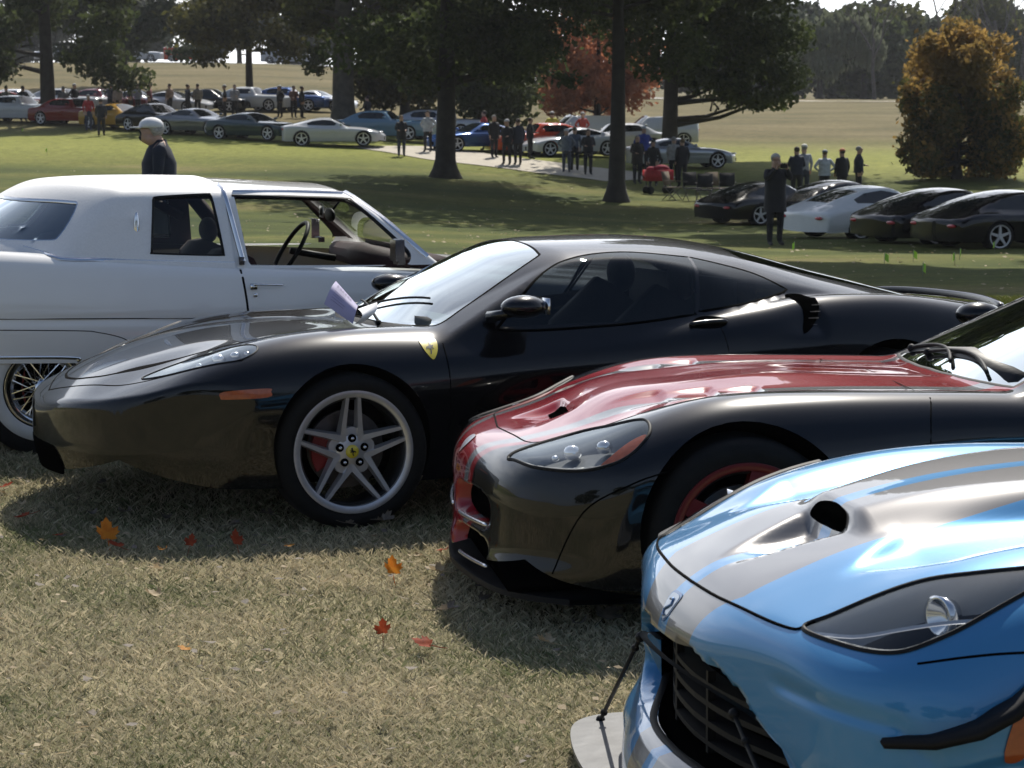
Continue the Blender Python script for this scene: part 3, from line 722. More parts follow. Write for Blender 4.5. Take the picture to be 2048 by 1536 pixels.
    for sg in (1, -1):
        for (x, y, z, r) in ((3.38, .62, .68, .085), (3.46, .40, .70, .075)): q = MB(); q.ball((x, y * sg, z), (r * .8, r, r)); q.build('tail_light', REDL, root)
    m = MB()
    q = []
    for i, y in enumerate(np.linspace(-.72, .72, 25)):
        xx = 3.45 - .22 * y * y; q.append((xx, y, .825 - .03 * (y / .72)**4))
    m.tube(q, [.012] + [.02] * 23 + [.012], 8); m.build('tail_spoiler', BLACK, root)
    # wheels, front ones near
    for cx, yy in ((0, .952), (2.6, .965)):
        for sgn in (1, -1): wheel(root, 'wheel', (cx, yy * sgn, .335 + .0285 * sgn), sgn, .335, .25, .262, 'double', rot=1)
    # cabin fittings
    for sgn in (1, -1): seat(root, 1.32, .37 * sgn, .34, LEATHER, 1, back=.52)
    q = MB(); q.tube([(.45, -.6, .78), (.5, 0, .80), (.45, .6, .78)], [.06, .09, .06], 10); q.box((.62, 0, .72), (.3, 1.2, .16)); q.build('dashboard', mat('dash_leather', (.10, .10, .09), .7), root)
    q = MB(); q.tube([(.80 + .17 * math.sin(a) * .35, -.37 + .17 * math.cos(a), .80 + .17 * math.sin(a)) for a in np.linspace(0, 6.283, 25)], .014, 6, False); q.build('steering_wheel', LEATHER, root)
    q = MB(); q.box((1.2, 0, .35), (2.0, 1.3, .06)); q.box((1.95, 0, .72), (.04, 1.2, .5)); q.build('cabin_tub', LEATHER, root)
    # wipers
    for (x0, y0, x1, y1) in ((.34, .12, .52, -.42), (.30, -.34, .40, .28)):
        P = project(f, np.array([(x0 + (x1 - x0) * t, y0 + (y1 - y0) * t) for t in np.linspace(0, 1, 12)]), 'z', zs)
        q = MB(); q.tube([(p[0], p[1], p[2] + .018) for p in P], .0055, 6); q.ball((P[0][0], P[0][1], P[0][2] + .01), .014); q.build('wiper', DARK, root)
    q = MB(); P = project(f, np.array([(.27 + .36 * y * y * .9, y) for y in np.linspace(-.6, .6, 30)]), 'z', zs)
    ribbon(f, P, .05, .004, 'cowl', DARK, root)
    return root, f
coupe, coupe_f = build_coupe()
# ------------------------------------------------------------------ red and black striped roadster-shaped coupe
def stripe_paint(name, bands, base, slope=0., rough=.27, metal=0., coat=1., cr=.03, cior=1.47):
    """flat colour bands by |y| in the car's own coordinates; bands: (upper limit at x=0, slope with x, colour, metallic)"""
    m = mat(name, base, rough, metal, coat, cr, spec=.10, spec_coat=.10, coat_ior=cior); nt = m.node_tree; b = nt.nodes['Principled BSDF']
    tc = nt.nodes.new('ShaderNodeTexCoord'); sp = nt.nodes.new('ShaderNodeSeparateXYZ'); nt.links.new(tc.outputs['Object'], sp.inputs[0])
    ab = nt.nodes.new('ShaderNodeMath'); ab.operation = 'ABSOLUTE'; nt.links.new(sp.outputs[1], ab.inputs[0])
    col = None; me = None; prev = (base, metal)
    for (lim, sl, x0, c, mt, *mx_) in bands[::-1]:
        # width = lim + sl * clamp(x - x0)
        a = nt.nodes.new('ShaderNodeMath'); a.operation = 'SUBTRACT'; nt.links.new(sp.outputs[0], a.inputs[0]); a.inputs[1].default_value = x0
        a2 = nt.nodes.new('ShaderNodeClamp'); nt.links.new(a.outputs[0], a2.inputs[0]); a2.inputs[2].default_value = mx_[0] if mx_ else .6
        q = nt.nodes.new('ShaderNodeMath'); q.operation = 'MULTIPLY_ADD'; nt.links.new(a2.outputs[0], q.inputs[0]); q.inputs[1].default_value = sl; q.inputs[2].default_value = lim
        l = nt.nodes.new('ShaderNodeMath'); l.operation = 'LESS_THAN'; nt.links.new(ab.outputs[0], l.inputs[0]); nt.links.new(q.outputs[0], l.inputs[1])
        mx = nt.nodes.new('ShaderNodeMix'); mx.data_type = 'RGBA'; nt.links.new(l.outputs[0], mx.inputs[0])
        mm = nt.nodes.new('ShaderNodeMix'); nt.links.new(l.outputs[0], mm.inputs[0])
        if col is None: mx.inputs[6].default_value = (*base, 1); mm.inputs[2].default_value = metal
        else: nt.links.new(col, mx.inputs[6]); nt.links.new(me, mm.inputs[2])
        mx.inputs[7].default_value = (*c, 1); mm.inputs[3].default_value = mt
        col = mx.outputs[2]; me = mm.outputs[0]
    nt.links.new(col, b.inputs['Base Color']); nt.links.new(me, b.inputs['Metallic'])
    return m
def viper_cabin(x0):
    h = Cur([x0 - .2, x0 + .55, x0 + .85, x0 + 1.2, x0 + 1.6, x0 + 2.0, x0 + 2.4, x0 + 2.8], [.9, 1.14, 1.20, 1.20, 1.13, 1.02, .93, .86])
    wb = Cur([x0 - .5, x0, x0 + .5, x0 + 1.0, x0 + 1.6, x0 + 2.2, x0 + 2.8], [.70, .76, .80, .80, .74, .62, .5])
    def cabin(x, y):
        roof = h(x) - .07 * (y / .6)**2; side = .80 + (wb(x) - y) * 1.5
        ws = .788 + (x - (x0 + .22 * y * y)) * .44
        return smin(smin(roof, side, .05), ws, .03)
    return cabin
def sports_fit(root, f, s, x0, glass=GLASS):
    """glazing common to the two striped cars"""
    ws = np.vstack([smooth_poly([(x0 + .78, 0), (x0 + .77, .3), (x0 + .74, .46), (x0 + .68, .515), (x0 + .35, .60), (x0 + .14, .665), (x0 + .10, .63), (x0 + .05, .4), (x0 + .02, .15), (x0 + .02, 0)], 5, False), [(x0 + .02, -.1), (x0 + .78, -.1)]])
    s.cut(ws, 'z', 2)
    sw = smooth_poly([(x0 + .42, .84), (x0 + .60, .95), (x0 + .8, 1.05), (x0 + 1.0, 1.09), (x0 + 1.3, 1.07), (x0 + 1.45, .98), (x0 + 1.42, .85), (x0 + .9, .83)], 5)
    s.cut(sw, 'y', 3, lambda V: (V[:, 1] > .4) & (V[:, 2] > .8))
    rg = np.vstack([smooth_poly([(x0 + 1.55, 0), (x0 + 1.57, .3), (x0 + 1.62, .45), (x0 + 2.1, .40), (x0 + 2.3, .3), (x0 + 2.32, 0)], 4, False), [(x0 + 2.32, -.1), (x0 + 1.55, -.1)]])
    s.cut(rg, 'z', 4)
    return ws, sw
RED = (.26, .003, .008)
HL_RED = smooth_poly([(-.765, .545), (-.66, .535), (-.51, .565), (-.42, .645), (-.345, .715), (-.315, .77), (-.325, .85), (-.40, .895), (-.51, .885), (-.62, .825), (-.71, .72), (-.755, .60)], 6)
def build_red():
    root = empty('striped_sports_car', (.6753, 8.4867, 0), (R(-1.55), 0, R(8)), 'black sports car with red hood, grey nose stripes, oval headlights and red wheels', 'car', 'cars parked in the near row')
    X = [-1.05, -.9, -.74, -.5, -.35, -.1, .2, .6, .95, 1.5, 2.0, 2.5, 2.9, 3.2, 3.5]; Y = [0, .2, .35, .5, .62, .75, .87, 1.0]
    T = Tab(X, Y, [
        [.46, .46, .455, .44, .43, .41, .36, .3], [.545, .54, .53, .52, .505, .48, .42, .35], [.604, .60, .595, .585, .572, .548, .50, .42],
        [.672, .675, .667, .658, .652, .635, .59, .50], [.745, .745, .733, .712, .708, .700, .655, .56], [.785, .787, .778, .765, .772, .775, .725, .62],
        [.81, .81, .80, .785, .79, .797, .75, .65], [.805, .80, .795, .785, .785, .792, .745, .65], [.785, .785, .78, .775, .775, .782, .735, .65],
        [.76, .76, .76, .76, .765, .77, .73, .65], [.76, .76, .77, .78, .80, .81, .77, .68], [.78, .78, .80, .83, .855, .86, .815, .7],
        [.80, .80, .82, .84, .86, .85, .80, .7], [.82, .82, .82, .82, .82, .80, .75, .65], [.80, .80, .79, .78, .76, .73, .68, .6]])
    S = Tab([-1.0, -.6, -.3, 0, .4, .8, 1.3, 2.0, 2.5, 2.9, 3.3, 3.5], [.08, .2, .36, .5, .65, .8, 1.0], [
        [.84, .86, .86, .86, .83, .78, .7], [.88, .91, .92, .92, .90, .85, .78], [.91, .94, .955, .96, .94, .89, .8], [.92, .95, .965, .97, .955, .90, .8],
        [.90, .91, .93, .955, .945, .89, .8], [.91, .88, .88, .90, .915, .88, .8], [.92, .89, .885, .90, .92, .89, .8], [.93, .91, .92, .95, .955, .92, .85],
        [.93, .94, .96, .975, .97, .94, .86], [.92, .94, .955, .965, .96, .93, .85], [.85, .88, .90, .90, .88, .85, .8], [.78, .82, .84, .84, .82, .78, .7]])
    cab = viper_cabin(.93)
    NX = Cur([0, .2, .4, .55, .68, .78, .87, .95, 1.0], [-.90, -.888, -.862, -.832, -.785, -.715, -.61, -.47, -.36])
    def f(x, y, z):
        t = T(x, y)
        # shallow central inlet and gill louvres pressed into the hood
        t = t - .030 * sstep(x, -.70, -.50) * (1 - sstep(x, -.485, -.465)) * (1 - sstep(y, .10, .17))
        for (a, b, y0, y1) in ((-.40, -.20, .36, .50), (-.22, -.02, .40, .56), (-.04, .14, .45, .61)):
            t = t - .013 * sstep(x, a, b) * (1 - sstep(x, b, b + .02)) * sstep(y, y0 - .03, y0) * (1 - sstep(y, y1 - .04, y1 + .02))
        t = t + .004 * sstep(x, -.4, .1) * np.exp(-((y - .24) / .07)**2)
        t = smax(t, cab(x, y), .025)
        n = NX(np.clip(y, 0, 1.)) - .015 * np.exp(-((z - .19) / .05)**2)
        # grille openings left and right of the centre post
        for z0, hh in ((.365, .062), (.212, .055)):
            q = ((y - .29) / .22)**4 + ((z - z0) / hh)**4
            n = n + .06 * (1 - sstep(q, .7, 1.5))
        n = n + .03 * sstep(z, .40, .62)
        a = smax(z - t, y - S(x, np.clip(z, .08, 1.)), .085); a = smax(a, n - x, .075)
        return smax(a, x - (3.38 - .25 * y * y), .06)
    s = Shell(f, (-1.05, 3.5, .95, .13, .66), (-.62, 3.0, .68, .28, .40), .0145)
    s.cut(arch_poly(0, .345, .375), 'y', 1, lambda V: V[:, 1] > .5); s.cut(arch_poly(2.51, .35, .385), 'y', 1, lambda V: V[:, 1] > .5)
    ws, sw = sports_fit(root, f, s, .93)
    gpoly = [np.array([(.29 + .215 * np.sign(math.cos(a)) * abs(math.cos(a))**.5, z0 + .055 * np.sign(math.sin(a)) * abs(math.sin(a))**.5) for a in np.linspace(0, 2 * math.pi, 40, endpoint=False)]) for z0 in (.365, .212)]
    for g in gpoly: s.cut(g, 'x', 5, lambda V: V[:, 0] < -.4)
    gr = (.17, .175, .18)
    hoodp = stripe_paint('red_striped_paint', [(.19, .93, -.85, RED, 0., .15), (.255, 1.1, -.85, gr, .0, .15), (.31, 1.07, -.85, RED, 0., .15)], (.0035, .0038, .0048))
    # hood as its own panel: red to its edge
    hood = np.vstack([smooth_poly([(-.735, 0), (-.71, .25), (-.677, .47), (-.556, .545), (-.39, .61), (-.23, .645), (-.12, .67), (0, .685), (.27, .70), (.70, .70), (1.0, .70)], 4, False), [(1.12, .66), (1.05, .63), (.98, .4), (.95, .15), (.95, -.1), (-.735, -.1)]])
    s.cut(hood, 'z', 6)
    hp = stripe_paint('red_hood_paint', [(.33, .25, -.7, RED, 0), (.41, .28, -.7, gr, 0)], RED)
    s.cut(HL_RED, 'z', 8)
    s.build(0, 'body', hoodp, root); s.build(6, 'hood', hp, root); s.build(2, 'windshield', GLASS, root); s.build(3, 'door_window', TINT, root); s.build(4, 'rear_window', TINT, root); s.build(5, 'grille', VOID, root)
    for c, z, r in ((0, .345, .375), (2.51, .35, .385)): arch_liner(f, c, z, r, root)
    m = MB(); m.box((1.2, 0, .15), (4.0, 1.5, .05)); m.build('underbody', VOID, root)
    zs = (.3, 1.3)
    ribbon(f, project(f, hood[:-6], 'z', zs), .007, .0015, 'hood_gap', SEAM, root, True)
    ribbon(f, project(f, ws[:-2], 'z', zs), .016, .003, 'windshield_seal', DARK, root, True)
    ribbon(f, on_surf(f, [(.62, .30), (.64, .5), (.66, .70), (.70, .80)], 'y'), .006, .001, 'panel_gap', SEAM, root, True)
    ribbon(f, on_surf(f, [(-.66, .20), (-.56, .42), (-.40, .52), (-.28, .56)], 'y'), .006, .001, 'panel_gap', SEAM, root, True)
    # silver bars painting the bright reflection on each opening's lower lip
    for z0 in (.305, .155):
        for sg in (1, -1):
            P = [(float(NX([y])[0]) + .002, sg * y, z0 + .03 * (y - .1)) for y in np.linspace(.09, .50, 24)]
            q = MB(); q.tube(P, [.004] + [.008] * 22 + [.004], 6); q.build('grille_slat', mat('glint_silver', (.7, .7, .72), .25, .8), root)
    # front splitter
    V = []; F = []
    ys = np.linspace(-.88, .88, 40)
    for y in ys:
        xo = float(NX([abs(y)])[0]) - .012
        V += [(xo + .0, y, .115), (xo + .3, y, .115), (xo + .3, y, .095), (xo + .0, y, .095)]
    for i in range(39):
        for k in range(4): F.append((4 * i + k, 4 * i + (k + 1) % 4, 4 * i + 4 + (k + 1) % 4, 4 * i + 4 + k))
    mesh('front_splitter', V, F, DARK, root, smooth=False)
    hl = HL_RED
    amb = smooth_poly([(-.335, .835), (-.355, .87), (-.42, .888), (-.50, .882), (-.46, .862), (-.39, .835)], 5)
    for side in (1, -1):
        e = empty('headlight'); e.parent = root
        patch(f, hl, 'z', .003, 'lens', LENS, e, side, .018, span=zs)
        patch(f, hl, 'z', -.001, 'bowl', mat('smoked_bowl', (.17, .175, .18), .4, .4), e, side, .014, span=zs, bowl=.06, bw=.05)
        patch(f, amb, 'z', -.006, 'turn_signal', AMBER, e, side, .012, span=zs)
        ribbon(f, project(f, np.vstack([hl, hl[:1]]), 'z', zs), .012, .009, 'lens_seal', DARK, e, side=side)
        lp = project(f, np.array([(-.56, .665), (-.46, .74), (-.62, .66)]), 'z', zs)
        for p, r in zip(lp, (.034, .030, .014)):
            q = MB(); q.ball((p[0], p[1] * side, p[2] - .034), (r, r * .9, r * .8), 14, 8); q.build('lamp', CHROME, e)
        # fog inlet
        q = MB(); Mx = Matrix.Rotation(R(-8) * side, 3, 'Z'); q.ball((1.50, .99 * side, .93), (.10, .09, .055), 16, 10, Mx); q.tube([(1.45, .83 * side, .84), (1.48, .93 * side, .89)], .02, 8); q.build('door_mirror', BLACK, root)
    # inlet mouth
    patch(f, np.array([(-.53, -.085), (-.53, .085), (-.50, .10), (-.476, .09), (-.472, 0), (-.476, -.09), (-.50, -.10)]), 'z', .003, 'hood_inlet', VOID, root, 1, .01, span=(.3, 1.3))
    # nose badge
    bp = smooth_poly([(-.045, .555), (-.03, .575), (.03, .575), (.045, .555), (.02, .53), (0, .515), (-.02, .53)], 4)
    patch(f, bp, 'x', .003, 'nose_badge', mat('badge_silver', (.5, .5, .52), .3, .9), root, 1, .012, span=(-.4, -1.3))
    rm = mat('red_wheel', (.14, .006, .008), .35, .2, .6)
    for cx in (0, 2.51):
        for sg in (1, -1): wheel(root, 'wheel', (cx, .945 * sg, .345 + .0256 * sg), sg, .345, .27, .262, 'star', rm, rot=12)
    for sg in (1, -1): seat(root, 2.0, .37 * sg, .38, LEATHER, 1, back=.5)
    q = MB(); q.tube([(1.10, -.6, .78), (1.12, 0, .80), (1.10, .6, .78)], [.06, .08, .06], 10); q.box((1.3, 0, .74), (.4, 1.2, .12)); q.build('dashboard', LEATHER, root)
    q = MB(); q.box((1.9, 0, .34), (2.0, 1.3, .05)); q.box((2.55, 0, .7), (.05, 1.2, .45)); q.build('cabin_tub', LEATHER, root)
    for (a, b) in (((1.03, .25), (1.02, -.45)), ((1.06, .55), (1.0, -.1))):
        P = project(f, np.array([(a[0] + (b[0] - a[0]) * t + .05 * math.sin(3.1 * t), a[1] + (b[1] - a[1]) * t) for t in np.linspace(0, 1, 12)]), 'z', zs)
        q = MB(); q.tube([(p[0], p[1], p[2] + .016) for p in P], .008, 6); q.ball((P[0][0], P[0][1], P[0][2] + .012), .018); q.build('wiper', DARK, root)
    return root, f
redcar, red_f = build_red()
# ------------------------------------------------------------------ blue car with two silver stripes
BLUE = (.055, .23, .47)
HL_BLUE = smooth_poly([(-.805, .565), (-.75, .578), (-.67, .60), (-.565, .64), (-.47, .695), (-.37, .745), (-.29, .77), (-.34, .80), (-.43, .822), (-.53, .832), (-.61, .825), (-.68, .80), (-.735, .74), (-.79, .635)], 6)
def build_blue():
    root = empty('striped_sports_car', (1.3092, 5.4988, 0), (R(-1.2), 0, R(12)), 'metallic blue sports car with twin silver stripes, hood scoop and grey front splitter', 'car', 'cars parked in the near row')
    X = [-1.05, -.95, -.885, -.77, -.63, -.49, -.3, 0, .3, .8, 1.4, 2.0, 2.5, 2.9, 3.2, 3.5]; Y = [0, .2, .35, .5, .62, .72, .84, .96]
    T = Tab(X, Y, [
        [.545, .545, .54, .52, .50, .47, .41, .33], [.645, .64, .63, .61, .585, .55, .49, .40], [.700, .695, .685, .665, .64, .605, .545, .45], [.757, .753, .745, .725, .705, .672, .61, .50],
        [.805, .805, .80, .785, .778, .755, .695, .58], [.845, .845, .838, .828, .832, .815, .765, .66], [.885, .885, .875, .862, .872, .866, .82, .72], [.915, .915, .905, .888, .897, .90, .86, .76],
        [.925, .925, .91, .888, .892, .897, .86, .76], [.90, .90, .89, .875, .87, .87, .83, .74], [.83, .83, .83, .83, .83, .83, .80, .72], [.80, .80, .81, .82, .84, .85, .82, .74],
        [.80, .80, .82, .85, .88, .89, .86, .76], [.82, .82, .84, .86, .88, .875, .84, .74], [.84, .84, .84, .84, .83, .82, .78, .7], [.80, .80, .80, .79, .77, .74, .70, .6]])
    S = Tab([-1.1, -.6, -.3, 0, .4, .9, 1.4, 2.0, 2.5, 2.9, 3.3, 3.5], [.08, .2, .36, .5, .65, .8, 1.0], [
        [.86, .88, .88, .88, .85, .80, .72], [.90, .93, .935, .93, .915, .88, .82], [.93, .955, .965, .965, .955, .93, .86], [.93, .96, .97, .975, .97, .94, .87],
        [.92, .93, .94, .955, .95, .93, .86], [.92, .88, .88, .90, .92, .91, .85], [.93, .89, .885, .90, .92, .91, .85], [.93, .91, .92, .95, .96, .94, .87],
        [.93, .95, .97, .98, .975, .95, .88], [.92, .94, .955, .965, .96, .94, .87], [.85, .88, .90, .90, .88, .85, .8], [.78, .82, .84, .84, .82, .78, .7]])
    cab = viper_cabin(1.02)
    NX = Cur([0, .25, .38, .50, .62, .74, .84, .92, 1.0], [-.978, -.955, -.922, -.888, -.857, -.817, -.745, -.64, -.48])
    def f(x, y, z):
        t = T(x, y)
        # raised scoop in the middle with a ramp running into it
        w = .155 + .14 * sstep(x, -.6, .1)
        t = t + .040 * sstep(x, -.555, -.515) * (1 - sstep(y, w - .05, w + .10)) * (1 - .4 * sstep(x, 0, .9))
        t = t - .048 * sstep(x, -.84, -.56) * (1 - sstep(x, -.565, -.535)) * (1 - sstep(y, .02 + .22 * (x + .84), .05 + .36 * (x + .84)))
        # hollow beside the hump that opens into the vent
        u = sstep(x, -.68, -.46); yc = .42 + .05 * sstep(x, -.5, .2); ww = .135 * np.clip((x + .66) / .2, .2, 1)
        t = t - .030 * u * (1 - .55 * sstep(x, -.25, .35)) * np.exp(-((y - yc) / np.maximum(ww, .03))**4)
        
        for a in (.05, .28): t = t - .010 * sstep(x, a - .10, a) * (1 - sstep(x, a, a + .025)) * np.exp(-((y - yc) / .09)**4)
        t = smax(t, cab(x, y), .025)
        n = NX(np.clip(y, 0, 1.))
        n = n - .050 * sstep(.315 - z, 0, .12) + .012 * np.exp(-((z - .37) / .05)**2)
        q = (y / .575)**2.7 + (np.abs(z - .402 + .10 * y * y) / .108)**2.7
        n = n + .17 * (1 - sstep(q, .80, 1.25))
        # fold that frames the corner intake
        zc = .577 - .16 * np.clip(x + .88, 0, .2) - 1.1 * np.clip(x + .70, 0, .12)
        fold = .008 * np.exp(-((z - zc) / .018)**2) * sstep(x, -.92, -.84) * (1 - sstep(x, -.62, -.57)) * sstep(y, .5, .58)
        n = n + fold
        sw = S(x, np.clip(z, .08, 1.))
        q2 = ((x + .62) / .22)**4 + ((z - .33 - .25 * (x + .62)) / .13)**4
        sw = sw - .018 * (1 - sstep(q2, .5, 1.3)) - fold
        a = smax(z - t, y - sw, .085); a = smax(a, n + .008 - x, .065)
        return smax(a, x - (3.38 - .25 * y * y), .06)
    s = Shell(f, (-1.1, 3.5, .95, .10, .70), (-.68, 3.0, .68, .30, .44), .0125)
    s.cut(arch_poly(.05, .35, .39), 'y', 1, lambda V: V[:, 1] > .5); s.cut(arch_poly(2.56, .355, .39), 'y', 1, lambda V: V[:, 1] > .5)
    ws, sw = sports_fit(root, f, s, 1.02)
    mp = np.array([(.56 * np.sign(math.cos(a)) * abs(math.cos(a))**.74, .402 - .10 * (.56 * abs(math.cos(a))**.74)**2 + .104 * np.sign(math.sin(a)) * abs(math.sin(a))**.74) for a in np.linspace(0, 2 * math.pi, 60, endpoint=False)])
    mp = np.array([(y * 1.05, .385 + (z - .385) * 1.09) for y, z in mp])
    s.cut(mp, 'x', 5, lambda V: V[:, 0] < -.4)
    sil = (.18, .175, .175)
    paint = stripe_paint('blue_striped_paint', [(.032, 0., 0, BLUE, .28), (.155, .85, -1.0, sil, .35, .15)], BLUE, metal=.28, coat=1., cr=.03, cior=1.5)
    nt = paint.node_tree; b = nt.nodes['Principled BSDF']; b.inputs['Roughness'].default_value = .34; b.inputs['Coat Weight'].default_value = 1.
    hood = np.vstack([smooth_poly([(-.892, 0), (-.885, .2), (-.86, .4), (-.825, .54), (-.80, .565), (-.75, .575), (-.66, .60), (-.55, .635), (-.4, .70), (-.2, .80), (.0, .84), (.5, .84), (.85, .80)], 4, False), [(1.1, .66), (1.07, .4), (1.04, .15), (1.04, -.1), (-.932, -.1)]])
    s.cut(HL_BLUE, 'z', 8)
    s.build(0, 'body', paint, root); s.build(2, 'windshield', GLASS, root); s.build(3, 'door_window', TINT, root); s.build(4, 'rear_window', TINT, root); s.build(5, 'grille_cavity', VOID, root)
    for c, z, r in ((.05, .35, .39), (2.56, .355, .39)): arch_liner(f, c, z, r, root)
    m = MB(); m.box((1.2, 0, .15), (4.0, 1.5, .05)); m.build('underbody', VOID, root)
    zs = (.6, 1.3)
    ribbon(f, project(f, hood[:21], 'z', zs), .008, .005, 'hood_gap', SEAM, root, True)
    ribbon(f, on_surf(f, [(-.655, .675), (-.56, .692), (-.46, .702), (-.30, .705), (-.10, .70)], 'y'), .006, .0015, 'panel_gap', SEAM, root, True)
    ribbon(f, project(f, ws[:-2], 'z', zs), .016, .003, 'windshield_seal', DARK, root, True)
    ribbon(f, project(f, mp, 'x', (-.4, -1.4)), .012, .004, 'grille_edge', DARK, root) if 0 else None
    # slats and frame in the mouth
    ysl = np.linspace(-.47, .47, 25)
    for z, th in ((.315, .010), (.362, .012), (.410, .012), (.458, .010)):
        V = []; F = []
        for y in ysl:
            x = float(NX([abs(y)])[0]) + .115; V += [(x - .02, y, z + th), (x + .03, y, z + th * 1.4), (x + .03, y, z), (x - .02, y, z - .002)]
        for i in range(24):
            for k in range(4): F.append((4 * i + k, 4 * i + (k + 1) % 4, 4 * i + 4 + (k + 1) % 4, 4 * i + 4 + k))
        mesh('grille_slat', V, F, DARK, root, smooth=False)
    for y in (-.09, .22):
        q = MB(); q.box((float(NX([abs(y)])[0]) + .105, y, .395), (.02, .014, .20)); q.build('grille_bar', DARK, root, smooth=False)
    A_ = np.linspace(0, 2 * math.pi, 80); q = MB()
    ring = [(.555 * np.sign(math.cos(a)) * abs(math.cos(a))**.74, .402 - .10 * (.56 * abs(math.cos(a))**.74)**2 + .104 * np.sign(math.sin(a)) * abs(math.sin(a))**.74) for a in A_]
    ring = np.array([(y * 1.06, .385 + (z - .385) * 1.10) for y, z in ring]); ribbon(f, project(f, ring, 'x', (-.3, -1.5)), .020, .004, 'grille_surround', DARK, root)
    # scoop mouth
    patch(f, smooth_poly([(-.115, .822), (-.12, .84), (-.09, .862), (0, .872), (.09, .862), (.12, .84), (.115, .822), (.06, .815), (0, .815), (-.06, .815)], 4), 'x', .003, 'scoop_mouth', VOID, root, 1, .015, span=(-.42, -.72))
    # flat splitter with fences, lower lip, rods
    sp = smooth_poly([(-1.05, 0), (-1.045, .3), (-1.03, .6), (-.99, .85), (-.94, .98), (-.86, 1.04), (-.75, 1.05), (-.60, 1.03)], 5, False)
    sp = np.vstack([sp, [(-.6, .6), (-.6, 0)]]); full = np.vstack([sp[:-1], (sp[:-1] * [1, -1])[::-1]])
    q = MB(); q.prism([tuple(p) for p in full], .085, .098, 'z'); sm = mat('splitter_grey', (.10, .10, .10), .55, 0, .2, var=.25, scale=14, bump=.15); q.build('front_splitter', sm, root, smooth=False)
    for sg in (1, -1):
        q = MB(); q.tube([(-.91, .40 * sg, .47), (-.87, .98 * sg, .098)], .006, 8)
        for t in (.0, .12, .9, 1.0): q.ball((-.91 + .04 * t, (.40 + .58 * t) * sg, .47 - .372 * t), .014 if t in (0, 1.) else .011, 10, 6)
        q.build('splitter_rod', DARK, root)
        hlp = HL_BLUE
        e = empty('headlight'); e.parent = root
        patch(f, hlp, 'z', .002, 'lens', LENS, e, sg, .016, span=zs)
        patch(f, hlp, 'z', -.001, 'bowl', mat('grey_bowl', (.24, .245, .25), .45, .2), e, sg, .012, span=zs, bowl=.085, bw=.07)
        inner_ = np.array([(-.75, .625), (-.64, .65), (-.54, .685), (-.45, .75), (-.42, .81), (-.50, .82), (-.60, .765), (-.70, .70)])
        patch(f, smooth_poly(inner_, 5), 'z', -.070, 'lamp_well', VOID, e, sg, .014, span=zs)
        ribbon(f, project(f, np.vstack([hlp, hlp[:1]]), 'z', zs), .012, .008, 'lens_seal', DARK, e, side=sg)
        dr = project(f, smooth_poly([(-.81, .585), (-.74, .685), (-.66, .75), (-.58, .80), (-.48, .85), (-.38, .868)], 4, False), 'z', zs)
        ribbon(f, dr, .012, -.004, 'light_strip', mat('strip_white', (.5, .5, .52), .3, .3), e, side=sg)
        lp = project(f, np.array([(-.545, .735)]), 'z', zs)[0]
        q = MB(); q.mi = 0; q.lathe([(.0, .0), (.024, .0), (.036, .024), (.046, .026), (.034, -.014), (.0, -.014)], 24, 'y', (0, 0, 0)); o = q.build('projector_lamp', CHROME, e)
        o.location = (lp[0], lp[1] * sg, lp[2] - .042); o.rotation_euler = (0, 0, R(75) if sg > 0 else R(105))
        # dive plane
        V = []; F = []; pts = [(-.72, .835, .53), (-.64, .885, .545), (-.56, .92, .575), (-.49, .945, .62), (-.435, .955, .67)]
        for i, p in enumerate(pts):
            wz = [.02, .055, .07, .07, .05][i]
            V += [(p[0], p[1] * sg, p[2]), (p[0] - .02, (p[1] + wz) * sg, p[2] - .012), (p[0] - .01, (p[1] + wz) * sg, p[2] - .028), (p[0] + .01, (p[1]) * sg, p[2] - .03)]
        for i in range(4):
            for k in range(4): F.append((4 * i + k, 4 * i + (k + 1) % 4, 4 * i + 4 + (k + 1) % 4, 4 * i + 4 + k))
        mesh('dive_plane', V, F, DARK, root)
        patch(f, smooth_poly([(-.468, .60), (-.438, .605), (-.428, .575), (-.458, .495), (-.488, .48), (-.503, .505)], 4), 'y', .004, 'side_marker', AMBER, root, sg, .012)
        patch(f, smooth_poly([(-.72, .27), (-.69, .36), (-.60, .40), (-.52, .40), (-.50, .33), (-.58, .25), (-.66, .22)], 5), 'y', .002, 'corner_intake', VOID, root, sg, .02)
        q = MB(); Mx = Matrix.Rotation(R(-8) * sg, 3, 'Z'); q.ball((1.6, .99 * sg, .97), (.10, .09, .055), 16, 10, Mx); q.tube([(1.55, .83 * sg, .88), (1.58, .93 * sg, .93)], .02, 8); q.build('door_mirror', BLACK, root)
    # snake crest on the nose
    cr = smooth_poly([(-.035, .665), (0, .67), (.035, .665), (.033, .635), (.018, .61), (0, .60), (-.018, .61), (-.033, .635)], 4)
    patch(f, cr, 'x', .002, 'nose_crest', mat('crest_outline', (.05, .12, .26), .3, .6, 1), root, 1, .01, span=(-.5, -1.4))
    patch(f, (cr - [0, .635]) * .84 + [0, .635], 'x', .003, 'crest_field', mat('crest_silver', (.30, .34, .40), .3, .7, 1), root, 1, .01, span=(-.5, -1.4))
    sn = project(f, np.array([(.014, .652), (-.008, .655), (-.015, .643), (.0, .635), (.013, .627), (.004, .615), (-.008, .618)]), 'x', (-.5, -1.4))
    q = MB(); q.tube([(p[0] - .004, p[1], p[2]) for p in sn], [.003, .004, .004, .0045, .004, .003, .002], 6); q.build('crest_snake', mat('crest_outline'), root)
    for cx in (.05, 2.56):
        for sg in (1, -1): wheel(root, 'wheel', (cx, .95 * sg, .35), sg, .35, .28, .265, 'star', mat('black_wheel', (.015, .015, .015), .4, .3), rot=0)
    for sg in (1, -1): seat(root, 2.1, .37 * sg, .40, LEATHER, 1, back=.5)
